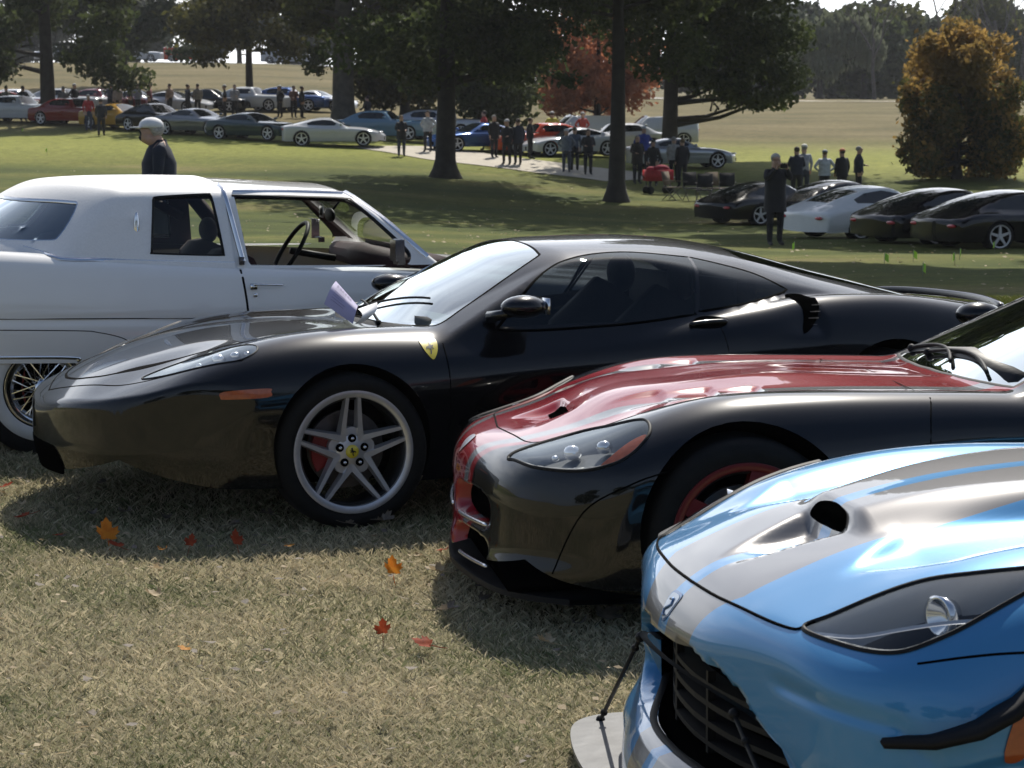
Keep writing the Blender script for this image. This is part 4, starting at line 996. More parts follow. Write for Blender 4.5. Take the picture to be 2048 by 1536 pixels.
    q = MB(); q.box((2.0, 0, .36), (2.0, 1.3, .05)); q.box((2.65, 0, .7), (.05, 1.2, .45)); q.build('cabin_tub', LEATHER, root)
    return root, f
bluecar, blue_f = build_blue()
# ------------------------------------------------------------------ white two-door saloon of the seventies
def build_saloon():
    root = empty('classic_car', (-2.6812, 12.2803, 0), (0, 0, R(18)), 'long white seventies coupe with padded vinyl roof, whitewall tyres and wire wheels', 'car', 'cars parked in the near row')
    WHITE = mat('white_paint', (.77, .765, .75), .35, 0, 1., .04, var=.02, scale=5)
    VINYL = mat('white_vinyl', (.75, .745, .735), .55, 0, .1, .3, var=.04, scale=90, bump=.05)
    MAROON = mat('maroon_velour', (.028, .008, .008), .8, var=.3, scale=25, bump=.1)
    X = [-1.7, -1.4, -.8, -.3, .2, 1.0, 2.0, 3.0, 3.8, 4.1]; Y = [0, .4, .7, .85, .95]
    T = Tab(X, Y, [[.90, .90, .88, .87, .84], [1.00, 1.0, .98, .97, .93], [1.055, 1.055, 1.035, 1.03, .99], [1.06, 1.06, 1.04, 1.035, .99], [1.03, 1.03, 1.02, 1.01, .98], [1.0, 1.0, .985, .975, .95], [.98, .98, .965, .95, .93], [.93, .93, .90, .90, .88], [.86, .86, .84, .84, .82], [.80, .80, .78, .78, .76]])
    S = Tab([-1.7, -1.0, 0, 1.5, 3.0, 4.1], [.2, .35, .48, .55, .66, .70, .80, .90, .95, 1.05], [[.84, .88, .91, .92, .925, .925, .92, .90, .885, .84]] + [[.88, .92, .955, .962, .968, .966, .958, .935, .918, .86]] * 4 + [[.84, .88, .91, .92, .925, .925, .92, .90, .885, .84]])
    def f(x, y, z):
        sl = -.028 * x
        sw = S(x, np.clip(z - sl, .2, 1.05))
        sw = sw - .010 * np.exp(-((z - sl - .705) / .012)**2) - .004 * np.exp(-((z - sl - .945) / .010)**2)
        a = smax(z - sl - T(x, y) * 1.0, y - sw, .035); a = smax(a, -1.62 - x + .1 * y**4, .05)
        return smax(a, x - 4.0 + .1 * y**4, .05)
    s = Shell(f, (-1.65, 4.05, .95, .22, .9), (-1.4, 3.8, .8, .35, .8), .020)
    op = np.array([(-.50, .20), (-.46, .44), (-.40, .495), (.16, .478), (.36, .44), (.42, .20)])
    fo = np.array([(2.62, .18), (2.68, .42), (2.80, .50), (3.38, .48), (3.50, .40), (3.56, .18)])
    for p in (op, fo): s.cut(p, 'y', 1, lambda V: V[:, 1] > .5)
    s.cut(np.array([(-.30, -.1), (-.30, .66), (-.1, .76), (1.0, .80), (1.98, .78), (2.06, .6), (2.10, -.1)]), 'z', 9, lambda V: V[:, 2] > .8)
    s.build(0, 'body', WHITE, root)
    for c in (-.04, 3.09):
        for sg in (1, -1):
            m = MB(); m.box((c, .80 * sg, .35), (.95, .03, .42)); m.build('wheel_arch', VOID, root)
    # cabin
    hr = Cur([-.25, -.05, .1, .25, .6, 1.1, 1.5, 1.72, 1.9], [1.24, 1.325, 1.360, 1.374, 1.380, 1.366, 1.340, 1.325, 1.30])
    def g(x, y, z):
        roof = hr(x) - .030 * (y / .68)**2 - .015 * (y / .68)**6
        side = .86 - .40 * (z - .98) - .12 * np.clip(z - 1.2, 0, 1)
        wsx = 2.135 - .05 * (y / .8)**2 - (z - .97) * 1.27 - .02 * x * 0
        rgx = -.42 + .33 * (y / .6)**2 + (z - 1.08) * 1.5
        a = smax(z - roof, y - side, .05); a = smax(a, x - wsx, .03); return smax(a, rgx - x, .06)
    c = Shell(g, (-.55, 2.4, .85, .93, 1.42), (-.05, 1.6, .55, .95, 1.15), .018)
    off = .0
    qw = smooth_poly([(.605, 1.26), (.612, 1.29), (.64, 1.302), (.89, 1.310), (.915, 1.302), (.925, 1.27), (.955, 1.03), (.95, 1.008), (.93, 1.0), (.60, 1.016), (.58, 1.025), (.58, 1.05)], 3)
    dw = np.array([(1.04, 1.308), (1.3, 1.304), (1.645, 1.288), (1.70, 1.255), (1.93, 1.03), (1.97, .965), (1.95, .935), (1.5, .945), (1.085, .956)])
    c.cut(qw, 'y', 1); c.cut(dw, 'y', 2)
    rgp = np.vstack([smooth_poly([(0, 1.285), (.3, 1.283), (.58, 1.28), (.65, 1.255), (.74, 1.11), (.70, 1.085), (.4, 1.085), (0, 1.085)], 4, False), [(-.1, 1.085), (-.1, 1.285)]])
    c.cut(rgp, 'x', 3, lambda V: V[:, 0] < .5)
    wsp = np.vstack([smooth_poly([(0, 1.31), (.4, 1.305), (.58, 1.29), (.62, 1.27), (.76, 1.0), (.74, .975), (.4, .97), (0, .97)], 4, False), [(-.1, .97), (-.1, 1.31)]])
    c.cut(wsp, 'x', 4, lambda V: V[:, 0] > 1.3)
    c.cut(np.array([(1.07, .8), (1.07, .948), (1.99, .930), (2.3, .93), (2.3, .8)]), 'y', 7, lambda V: V[:, 1] > .3)
    ff = c.V[c.F]; c.part[(ff[:, :, 2].max(1) < 1.0) & (ff[:, :, 0].min(1) > 1.3) & (c.part == 0)] = 7
    # vinyl covers the rear of the roof, paint the front
    vin = np.array([(-.9, .8), (-.9, 1.5), (.975, 1.5), (.985, 1.3), (1.02, .8)])
    c.cut(vin, 'y', 5, only=(0,))
    c.build(7, 'cowl_panel', WHITE, root, off=.003); c.build(0, 'roof', WHITE, root, off=.003); c.build(5, 'vinyl_roof', VINYL, root, off=.012)
    c.build(1, 'quarter_window', CLEAR, root); c.build(3, 'rear_window', glass_mat('rear_glass', (.45, .5, .5), 4.5), root); c.build(4, 'windshield', CLEAR, root)
    c.part[(c.part == 5)] = 0; c.build(0, 'headliner', MAROON, root, off=-.025)
    # trims
    gg = lambda x, y, z: g(x, np.abs(y), z)
    def trim(pts, axis, w, off, name, m, span=(.3, 1.2), ff=g, mirror=True): return ribbon(ff, project(ff, np.array(pts), axis, span), w, off, name, m, root, mirror)
    trim(np.vstack([qw, qw[:1]]), 'y', .018, .018, 'window_seal', DARK)
    trim([(x, z) for x, z in zip(np.linspace(.985, 1.055, 20), np.linspace(1.345, .965, 20))], 'y', .030, .030, 'door_pillar_trim', CHROME)
    trim(smooth_poly([(1.04, 1.322), (1.3, 1.318), (1.66, 1.302)], 8, False), 'y', .014, .016, 'drip_rail', CHROME)
    trim(smooth_poly([(1.03, 1.306), (1.3, 1.298), (1.64, 1.283), (1.70, 1.25), (1.93, 1.03), (1.96, .97)], 8, False), 'y', .022, .008, 'window_seal', DARK)
    A = [(1.69 + .37 * t, 1.300 - .33 * t) for t in np.linspace(0, 1, 16)]
    trim(A, 'y', .03, .022, 'windshield_trim', CHROME)
    trim(rgp[:-2], 'x', .020, .016, 'rear_window_trim', CHROME, (.6, -.8))
    belt = smooth_poly([(-.05, 1.056), (.02, 1.036), (.085, 1.012), (.16, 1.0), (.43, .989), (1.01, .964)], 6, False)
    trim(belt, 'y', .020, .014, 'belt_trim', CHROME, (.3, 1.2), lambda x, y, z: smin(g(x, y, z), f(x, y, z), .01))
    m = MB(); m.box((1.045, .875, .975), (.025, .03, .04)); m.box((1.045, -.875, .975), (.025, .03, .04)); m.build('pillar_cap', STEEL, root)
    for pts, w, n_, mm in (([(-1.5, .552), (0, .515 - .002), (.18, .488)], .016, 'sill_trim', CHROME), ([(-1.5, .752), (2.0, .655), (3.9, .60)], .006, 'crease_shadow', DARK)):  # dark strip paints the shadow line along the body crease
        P = on_surf(f, pts, 'y', n=14); ribbon(f, P, w, .006, n_, mm, root, True)
    P = on_surf(f, [(-.4, .668), (.16, .645), (.28, .632), (.40, .600), (.46, .56)], 'y', n=6); ribbon(f, P, .005, .001, 'panel_gap', DARK, root, True)
    P = on_surf(f, [(1.03, .955), (1.045, .85), (1.06, .70), (1.07, .5), (1.07, .3)], 'y', n=6); ribbon(f, P, .012, .001, 'door_gap', SEAM, root, True)
    P = on_surf(f, [(2.15, .92), (2.16, .6), (2.16, .3)], 'y', n=6); ribbon(f, P, .012, .001, 'door_gap', SEAM, root, True)
    for sg in (1, -1):
        m = MB(); m.tube([(1.075, .955 * sg, .856), (1.10, .975 * sg, .857), (1.24, .975 * sg, .850), (1.25, .958 * sg, .85)], [.006, .006, .005, .005], 6); m.box((1.09, .962 * sg, .845), (.035, .016, .03)); m.build('door_handle', CHROME, root)
        m = MB(); m.ball((1.10, .960 * sg, .80), (.012, .006, .012)); m.build('door_lock', CHROME, root)
        m = MB(); m.ball((.512, .80 * sg, 1.145), (.017, .012, .09), 10, 8); m.build('opera_lamp', CHROME, root)
        m = MB(); m.box((1.86, .985 * sg, 1.02), (.05, .11, .115)); m.box((1.885, .93 * sg, .955), (.04, .10, .03)); autosmooth(m.build('door_mirror', CHROME, root))
        for cx in (0, 3.09): wheel(root, 'wheel', (cx, .93 * sg, .35), sg, .35, .2, .195, 'wire')
    # interior
    m = MB(); m.box((.75, 0, .55), (2.6, 1.6, .05)); m.box((-.15, 0, .98), (.5, 1.3, .04)); m.build('floor_pan', MAROON, root)
    for y in (-.38, .38):
        m = MB(); m.box((.40, y, .74), (.5, .62, .2)); m.tube([(.22, y - .26, .95), (.20, y, .97), (.22, y + .26, .95)], .10, 10); m.build('rear_seat', MAROON, root)
        m = MB(); m.box((1.35, y, .70), (.5, .6, .2)); m.tube([(1.08, y - .24, .88), (1.06, y, .89), (1.08, y + .24, .88)], .12, 10); m.ball((1.10, y, 1.06), (.05, .14, .075)); m.build('front_seat', MAROON, root)
    m = MB(); m.tube([(1.95, -.72, .90), (1.93, 0, .92), (1.95, .72, .90)], [.06, .075, .06], 10); m.box((2.1, 0, .92), (.3, 1.5, .05)); m.build('dashboard', MAROON, root)
    m = MB(); m.tube([(1.58 + .10 * math.sin(a), .38 + .19 * math.cos(a), .93 + .16 * math.sin(a)) for a in np.linspace(0, 6.283, 33)], .013, 8, False); m.tube([(1.58, .38, .93), (1.85, .38, .88)], .02, 8); m.build('steering_wheel', DARK, root)
    m = MB(); m.ball((1.735, .02, 1.155), (.018, .115, .04), 14, 8); m.tube([(1.80, 0, 1.25), (1.74, .02, 1.17)], .007, 6); m.build('interior_mirror', DARK, root)
    m = MB(); m.box((1.72, .17, 1.165), (.004, .09, .065)); m.build('mirror_tag', mat('tag_white', (.6, .6, .6), .6), root)
    for k in range(3):
        m = MB(); m.box((1.7165, .148 + .022 * k, 1.165), (.003, .006, .04)); m.build('tag_print', DARK, root)
    for sg in (1,):
        m = MB(); m.tube([(1.02, .70 * sg, 1.30), (1.16, .70 * sg, 1.12), (1.36, .70 * sg, .90)], .045, 6); m.build('seat_belt', MAROON, root)
        m = MB(); m.tube([(.70, .70 * sg, 1.28), (.86, .70 * sg, 1.20), (1.0, .70 * sg, 1.12)], .030, 6); m.build('seat_belt', MAROON, root)
    m = MB(); m.box((-1.66, 0, .60), (.12, 1.8, .14)); m.box((4.05, 0, .50), (.14, 1.8, .14)); autosmooth(m.build('bumper', CHROME, root))
    return root
saloon = build_saloon()
# ------------------------------------------------------------------ trees
def leaf_mat(name, c0, c1, c2=None, scale=.9, trans=.35):
    m = bpy.data.materials.new(name); m.use_nodes = True; nt = m.node_tree; b = nt.nodes['Principled BSDF']; L = nt.links.new
    tc = nt.nodes.new('ShaderNodeTexCoord'); q = nt.nodes.new('ShaderNodeTexNoise'); q.inputs['Scale'].default_value = scale; q.inputs['Detail'].default_value = 6; q.inputs['Roughness'].default_value = .75
    L(tc.outputs['Object'], q.inputs['Vector']); r = nt.nodes.new('ShaderNodeValToRGB'); e = r.color_ramp.elements
    e[0].position = .34; e[0].color = (*c0, 1); e[1].position = .66; e[1].color = (*c1, 1)
    if c2: k = e.new(.75); k.color = (*c2, 1)
    L(q.outputs[0], r.inputs[0]); L(r.outputs[0], b.inputs['Base Color']); b.inputs['Roughness'].default_value = .7; b.inputs['Specular IOR Level'].default_value = .2
    t = nt.nodes.new('ShaderNodeBsdfTranslucent'); L(r.outputs[0], t.inputs[0]); x = nt.nodes.new('ShaderNodeMixShader'); x.inputs[0].default_value = trans
    L(b.outputs[0], x.inputs[1]); L(t.outputs[0], x.inputs[2]); L(x.outputs[0], nt.nodes['Material Output'].inputs[0])
    return m
BARK = mat('dark_bark', (.030, .025, .020), .95, var=.35, scale=3, bump=.8)
BARK2 = mat('grey_bark', (.075, .066, .052), .95, var=.4, scale=2.5, bump=.9)
PINE = leaf_mat('pine_needles', (.018, .028, .012), (.085, .105, .034), (.19, .18, .05), 1.3, .5)
PINEG = leaf_mat('grey_pine_needles', (.03, .042, .028), (.085, .10, .062), (.12, .13, .07))
DECID = leaf_mat('deciduous_leaves', (.026, .034, .012), (.115, .12, .03), (.25, .20, .05), 1.3, .5)
RUST = leaf_mat('rust_leaves', (.20, .085, .045), (.60, .25, .13), (.72, .36, .18), .6, .55)
GOLD = leaf_mat('gold_leaves', (.09, .08, .028), (.44, .27, .08), (.74, .40, .13), .45, .55)
OLIVE = leaf_mat('olive_leaves', (.026, .032, .012), (.125, .115, .03), (.27, .20, .045), 1.1, .5)
HAZY = leaf_mat('hazy_leaves', (.028, .036, .026), (.062, .072, .046), None, .12)  # distance haze painted into the leaf colour
WILLOW = leaf_mat('willow_leaves', (.10, .115, .065), (.22, .235, .15), None, .5)
BAREM = mat('bare_twigs', (.09, .08, .075), .95, var=.3, scale=2)
def leaves(rng, blobs, n, size, droop=0., hang=False):
    """n small two-triangle leaf clumps spread through the blobs; blobs: (x, y, z, rx, ry, rz)"""
    B = np.array(blobs, float); vol = (B[:, 3] * B[:, 4] * B[:, 5])**.67; k = rng.choice(len(B), n, p=vol / vol.sum())
    d = rng.normal(size=(n, 3)); d /= np.linalg.norm(d, axis=1)[:, None]; r = rng.random(n)**.42 * (1 + .25 * rng.normal(size=n) * (rng.random(n) < .3))
    P = B[k, :3] + d * r[:, None] * B[k, 3:6]
    P[:, 2] -= droop * rng.random(n)
    a = rng.normal(size=(n, 3)); a /= np.linalg.norm(a, axis=1)[:, None]; b = np.cross(a, rng.normal(size=(n, 3))); b /= np.linalg.norm(b, axis=1)[:, None]
    if hang: a = a * .25; a[:, 2] -= 1; 
    s = (size * (.5 + rng.random(n)))[:, None]
    V = np.stack([P - a * s * .6, P + b * s * .35, P + a * s * .6 + b * s * .1, P - b * s * .35], 1).reshape(-1, 3)
    i = np.arange(n) * 4; F = np.stack([i, i + 1, i + 2, i + 3], 1)
    return V, F
def tree(name, base, label, h, r0, blobs, n, size, leafm, bark=BARK, lean=(0, 0), limbs=8, group=None, seed=1, cat='tree', droop=0., hang=False, trunk_top=.8, flare=1.7):
    rng = np.random.default_rng(seed); rd = random.Random(seed); n = int(n * 1.1)
    root = empty(name, base, label=label, cat=cat, group=group)
    m = MB(); H = h * trunk_top; pts = []; rad = []
    for i in range(13):
        t = i / 12; pts.append((lean[0] * t * H + .12 * r0 * math.sin(5 * t + seed), lean[1] * t * H + .12 * r0 * math.cos(4 * t + seed), -.3 + (H + .3) * t))
        rad.append(r0 * (1 - .72 * t) * (1 + (flare - 1) * max(0, 1 - t * 14)**2 if i else flare))
    pts.insert(1, (pts[0][0], pts[0][1], .02)); rad.insert(1, r0 * flare * .92)
    pts.insert(2, (pts[0][0], pts[0][1], .35)); rad.insert(2, r0 * 1.15)
    m.tube(pts, rad, 14)
    Bs = [Vector(b[:3]) for b in blobs]
    for k, c in enumerate(Bs[:max(limbs, 0)]):
        t = min(.95, max(.12, (c.z - .18 * (Vector((c.x, c.y, 0)).length) - .3) / H)); j = t * 12; s = Vector((lean[0] * t * H, lean[1] * t * H, t * H))
        e = c + Vector((rd.uniform(-.3, .3), rd.uniform(-.3, .3), rd.uniform(-.2, .2))); mid = s.lerp(e, .5) + Vector((rd.uniform(-.2, .2), 0, -.06 * (e - s).length))
        rr = max(.03, r0 * (1 - .75 * t) * .42); m.tube([s, s.lerp(mid, .5), mid, mid.lerp(e, .6), e], [rr, rr * .8, rr * .6, rr * .38, rr * .12], 7)
        for _ in range(3):
            q = s.lerp(e, rd.uniform(.4, .9)); e2 = q + Vector((rd.uniform(-1, 1), rd.uniform(-1, 1), rd.uniform(-.1, .8))) * max(.4, blobs[k][3] * .7); m.tube([q, q.lerp(e2, .5) + Vector((0, 0, .05)), e2], [rr * .35, rr * .22, rr * .06], 5)
    m.build('trunk', bark, root)
    if n:
        hi = [b for b in blobs if b[2] - b[5] > 7.3 and size < .4]; lo = [b for b in blobs if b not in hi] or hi
        V, F = leaves(rng, lo, n, size, droop, hang)
        if hi: V2, F2 = leaves(rng, hi, int(n * .55), size * 2.4); F = np.vstack([F, F2 + len(V)]); V = np.vstack([V, V2])
        mesh('crown', V, F, leafm, root, smooth=False)
    return root
def blobset(seed, cx, cz, w, hgt, n, r=(.9, 1.7), dy=1.0, flat=.6):
    rd = random.Random(seed); out = []
    for i in range(n):
        a = rd.uniform(-1, 1); b = rd.uniform(-1, 1); c = rd.uniform(-1, 1)
        if a * a + b * b + c * c > 1.25: a *= .7; b *= .7; c *= .75
        q = rd.uniform(*r); out.append((cx + a * w, c * w * dy, cz + b * hgt, q, q, q * flat))
    return out
PG = 'park trees behind the cars'
def put(px, py): v = at(px, py); return v, 4500 / v.y   # ground point and pixels per metre there
# x offsets below are metres from the trunk; high unseen blobs are widened to shade the lawn
v, s = put(95, 246)
tree('pine_tree', v, 'broad dark pine with a thick trunk, furthest left of the big trees', 15, .42, blobset(11, -.2, 5.6, 5.0, 3.4, 30, (1.1, 2.0)) + [(3.2, 0, 2.4, 1.3, 1.3, .8), (4.4, 0, 2.2, 1.2, 1.2, .7), (2.4, -1, 3.2, 1.5, 1.5, .9), (-2.6, 0, 2.8, 1.6, 1.3, .8), (1.5, 1, 9, 3, 3, 2), (-1.8, 0, 10, 3, 3, 2), (0, 0, 12.5, 2.2, 2.2, 2)], 15000, .26, PINE, group=PG, seed=1)
v, s = put(247, 176)
tree('pine_tree', v, 'slimmer dark pine on the tan slope behind, its branches drooping left', 15, .36, blobset(12, .3, 6.2, 5.6, 3.2, 30, (1.2, 2.2)) + [(-3.2, -1, 2.4, 1.6, 1.3, .8), (4.5, 0, 2.6, 1.6, 1.3, .9), (0, 0, 11, 3.5, 3.5, 2.5)], 14000, .34, PINEG, group=PG, seed=2)
v, s = put(500, 199)
tree('pine_tree', v, 'small-trunked round-crowned tree alone on the tan slope', 11, .27, blobset(13, .2, 5.4, 4.6, 2.3, 24, (1.1, 2.0)) + [(-2.4, -.5, 2.7, 1.2, 1.2, .7), (2.6, -.5, 2.9, 1.2, 1.2, .7)], 12000, .30, OLIVE, group=PG, seed=3)
v, s = put(690, 252)
tree('cottonwood_tree', v, 'thickest tree with furrowed grey bark beside the white sports car', 18, .62, blobset(14, .1, 6.9, 3.4, 3.0, 20, (1.0, 1.8)) + [(-1.4, -.5, 3.3, .8, .7, .9), (1.6, -.5, 3.4, 1., .8, 1.0), (-1, 0, 11.5, 7, 6, 3)], 11000, .22, DECID, BARK2, group=PG, seed=4, flare=1.35)
v, s = put(893, 356)
tree('pine_tree', v, 'dark pine with a flared straight trunk in the middle of the lawn', 14, .40, blobset(15, -.1, 6.0, 3.8, 2.6, 24, (1.2, 2.0)) + [(-1.9, 0, 4.3, 1.0, 1.0, .7), (1.9, 0, 4.0, 1.2, 1.2, .8), (2.6, .5, 5.4, 1.2, 1.2, .8), (0, -3, 10, 8.0, 7.5, 2.6), (0, 0, 12.5, 2, 2, 1.8)], 15000, .20, PINE, group=PG, seed=5)
v, s = put(1233, 404)
tree('pine_tree', v, 'dark pine with a slim straight trunk left of the red wagon', 14, .30, blobset(16, .1, 7.9, 4.0, 2.2, 20, (1.2, 1.9)) + [(-2.4, 0, 5.3, 1.2, 1.2, .7), (2.0, 0, 5.0, 1.4, 1.2, .8), (0, -4, 10.5, 9.0, 8.0, 2.6), (0, 0, 12.6, 2, 2, 1.8), (-1.6, -.4, 4.0, .55, .5, .3), (1.2, 0, 4.3, .7, .6, .5)], 15000, .18, PINE, group=PG, seed=6)
v, s = put(1336, 318)
tree('pine_tree', v, 'large spreading pine with branches sweeping low to the right', 15, .38, [(1.0, 0, 4.0, 1.3, 1.3, .9), (2.2, -.3, 3.2, 1.4, 1.2, .7), (3.4, -.2, 2.6, 1.4, 1.2, .55), (4.6, 0, 2.55, 1.1, 1.0, .45), (3.2, .4, 4.0, 1.7, 1.5, .9), (5.0, 0, 3.6, 1.3, 1.2, .8), (2.4, 0, 5.2, 2.2, 2, 1.1), (2, -3, 10, 6.5, 7, 2.6), (4.6, 0, 5.2, 1.8, 1.6, 1.0), (.4, .5, 6.2, 2.4, 2.2, 1.4), (-1.6, 0, 4.8, 1.3, 1.2, .9), (-2.2, .5, 6.4, 2, 2, 1.4), (3.2, 0, 7.2, 2.8, 2.4, 1.6), (0, 0, 9.5, 3.5, 3.5, 2.4), (1.5, 0, 12, 2.6, 2.6, 2)], 22000, .20, PINE, lean=(.02, 0), group=PG, seed=7, limbs=11)
v, s = put(960, 262)
tree('evergreen_tree', v, 'dense dark evergreen whose branches reach the ground behind the middle pine', 14, .3, blobset(17, -.6, 3.3, 2.3, 2.7, 20, (1.2, 1.8), flat=.9) + blobset(18, 0, 8, 3, 3.4, 12, (1.4, 2.2)), 18000, .26, PINE, group=PG, seed=8)
v, s = put(795, 258)
tree('evergreen_tree', v + Vector((0, 8, .2)), 'dense dark evergreen between the grey-barked tree and the middle pine', 14, .3, blobset(19, 0, 3.6, 2.8, 3.0, 20, (1.2, 1.7), flat=.9) + blobset(20, 0, 8.4, 2.4, 3.4, 10, (1.2, 2)), 15000, .26, OLIVE, group=PG, seed=9)
v, s = put(1200, 262)
tree('maple_tree', v + Vector((0, 3, .1)), 'low spreading maple with rust red leaves behind the slim pine', 8, .22, blobset(21, 0, 2.9, 3.3, 2.0, 26, (.8, 1.3), flat=.85) + [(-2.2, -.5, 5.0, 1.6, 1.5, 1.2), (0, 0, 5.6, 2, 2, 1.5), (2.2, 0, 4.6, 1.4, 1.4, 1.0)], 16000, .22, RUST, group=PG, seed=10)
v, s = put(1915, 358)
rd = random.Random(5); bl = []
for i in range(66):
    t = (i + rd.random()) / 66; zz = .35 + 5.1 * t; wmax = 2.1 * (1 - .10 * t) * (1 - max(0, t - .80) * 2.2); a = rd.uniform(-1, 1); bl.append((a * wmax, rd.uniform(-1, 1) * wmax * .9, zz, rd.uniform(.45, .75), rd.uniform(.45, .75), rd.uniform(.5, .95)))
tree('orange_tree', v, 'round topped autumn tree with orange crown and green lower leaves, far right', 6, .16, bl, 21000, .17, GOLD, group=None, seed=11, limbs=26, trunk_top=.85)
V_, F_ = leaves(np.random.default_rng(8), [b for b in bl if b[2] < 3.4], 13000, .16); mesh('lower_leaves', V_, F_, leaf_mat('lower_leaves', (.04, .05, .018), (.14, .14, .04), (.36, .24, .06), .8, .5), bpy.data.objects['orange_tree'], smooth=False)
v, s = put(20, 129)
tree('pine_tree', v, 'tiny distant dark tree beside the hill road, at the left edge', 10, .3, blobset(22, 0, 5.6, 3.2, 2.6, 10), 4000, .4, PINE, group=PG, seed=12)
# shade givers just outside the view to the right and above
tree('pine_tree', (9.6, 38, gz(9.6, 38)), 'dark pine just outside the view on the right, shading the lawn', 14, .36, blobset(23, -1, 9.0, 4.5, 1.8, 22, (1.3, 2.2)) + blobset(24, -4, 9.0, 3.0, 1.5, 10), 15000, .24, PINE, group=PG, seed=13)
tree('pine_tree', (13.5, 56, gz(13.5, 56)), 'dark pine outside the view on the right, behind the black cars', 14, .36, blobset(25, -2, 10, 5.5, 2.2, 22, (1.5, 2.4)), 13000, .26, PINE, group=PG, seed=14)
# far tree line: left beyond the road, right beyond the hill
FG = 'distant tree line'
k = 30
for (x, y, w, h, mm, lab) in ((-62, 300, 9, 9, HAZY, 'hazy grey-green tree at the left end of the far tree line'), (-47, 285, 8, 10, HAZY, 'hazy broad tree above the hill road, second from the left'), (-36, 300, 8, 11, PINEG, 'grey-green tall tree above the hill road'), (-25, 285, 7, 9, HAZY, 'hazy round tree behind the road vehicles'), (-15, 300, 8, 12, PINEG, 'tall grey-green tree behind the white van'), (-4, 285, 8, 11, HAZY, 'hazy tree behind the thick grey trunk'), (8, 300, 9, 12, PINEG, 'tall grey-green tree behind the middle pine'), (20, 285, 8, 11, HAZY, 'hazy tree beyond the rust red maple'),
      (30, 260, 7, 10, PINEG, 'grey evergreen beyond the sweeping pine branches'), (38, 245, 5.5, 9, PINE, 'dark evergreen at the foot of the pale willow'), (44, 262, 6, 11, DECID, 'dark leafy tree right of the pale willow'), (52, 250, 6, 10, DECID, 'dark leafy tree behind the orange tree, left side'), (60, 262, 7, 9.5, HAZY, 'hazy tree behind the orange tree, right side'), (68, 250, 6, 10, DECID, 'dark leafy tree at the right edge of the tree line'),
      (33, 275, 8, 12, HAZY, 'hazy tall tree filling behind the pale willow, left'), (41, 278, 8, 12, HAZY, 'hazy tall tree filling behind the pale willow, right'), (48, 270, 7, 10, PINEG, 'grey evergreen between the dark leafy trees, left'), (56, 275, 8, 12, HAZY, 'hazy tree high behind the orange tree'), (64, 272, 7, 11, PINEG, 'grey evergreen above the right edge of the hill'), (26, 275, 8, 13, HAZY, 'hazy tree behind the end of the sweeping branches')):
    k += 1
    tree('distant_tree', (x, y, gz(x, y)), lab, h * 1.1, .4, blobset(k, 0, h * .52, w * .62, h * .46, 16, (1.6, 3.0), flat=.85), 5200, .75, mm, group=FG, seed=k, limbs=5)
x, y = 31.5, 232
tree('willow_tree', (x, y, gz(x, y)), 'pale grey-green weeping willow on the far side of the hill', 10, .35, [(-1.5, 0, 5.6, 1.6, 1.6, 2.3), (1.2, 0, 6.4, 1.8, 1.8, 2.4), (-3.2, 0, 4.0, 1.3, 1.3, 1.8), (3.6, 0, 6.2, 1.7, 1.6, 2.2), (5.2, 0, 4.8, 1.4, 1.4, 2.0), (.5, 0, 3.4, 2.0, 1.6, 1.5)], 7000, .55, WILLOW, group=FG, seed=60, hang=True)
def bare_tree(x, y, h, seed, label):
    root = empty('bare_tree', (x, y, gz(x, y)), label=label, cat='tree', group='bare trees at the top right'); m = MB(); rd = random.Random(seed)
    def br(p, d, l, r, dep):
        q = p + d * l * .5 + Vector((rd.uniform(-.1, .1), rd.uniform(-.1, .1), 0)) * l; e = q + (d + Vector((rd.uniform(-.15, .15), rd.uniform(-.15, .15), .05))).normalized() * l * .5
        m.tube([p, q, e], [r, r * .8, r * .6], 5, False)
        if dep == 0: return
        for _ in range(3 if dep > 1 else 4):
            nd = (d + Vector((rd.uniform(-.7, .7), rd.uniform(-.7, .7), rd.uniform(-.1, .5)))).normalized(); s0 = q.lerp(e, rd.uniform(.0, 1)); br(s0, nd, l * rd.uniform(.55, .8), r * .5, dep - 1)
    br(Vector((0, 0, -.3)), Vector((0, 0, 1)), h * .42, .22, 5)
    m.build('trunk', BAREM, root)
for i, (x, y, h, lab) in enumerate(((40, 215, 17, 'bare branched tree left of the orange tree top'), (45, 208, 18, 'tall bare tree rising right above the orange tree'), (50, 220, 17, 'bare tree at the top right behind the orange tree'), (36, 225, 15, 'bare tree beyond the end of the sweeping pine branch'))): bare_tree(x, y, h, 70 + i, lab)
def leafless_fence(): pass
# shrubs and a dark board fence on the far hill
q = MB(); 
root = empty('board_fence', (38.5, 196, gz(38.5, 196)), label='dark board fence on the hill crest below the far trees', cat='fence')
for i in range(34):
    m = MB(); m.box((-4 + .24 * i, 0, .85), (.22, .05, 1.7)); o = m.build('board', mat('fence_board', (.05, .055, .065), .8, var=.2), root, smooth=False)
# unseen trees added behind the camera to darken reflections in the paint
for i, (x, y, lab) in enumerate(((-26, -30, 'unseen leafy tree added for reflections behind the camera, far left'), (-12, -38, 'unseen leafy tree added for reflections behind the camera, left'), (2, -34, 'unseen leafy tree added for reflections right behind the camera'), (15, -38, 'unseen leafy tree added for reflections behind the camera, right'), (30, -30, 'unseen leafy tree added for reflections behind the camera, far right'))):
    tree('reflection_tree', (x, y, 0), lab, 11, .35, blobset(90 + i, 0, 5.6, 5.2, 3.6, 16, (1.8, 3)), 3500, .7, DECID, group='unseen trees added for reflections', seed=90 + i)
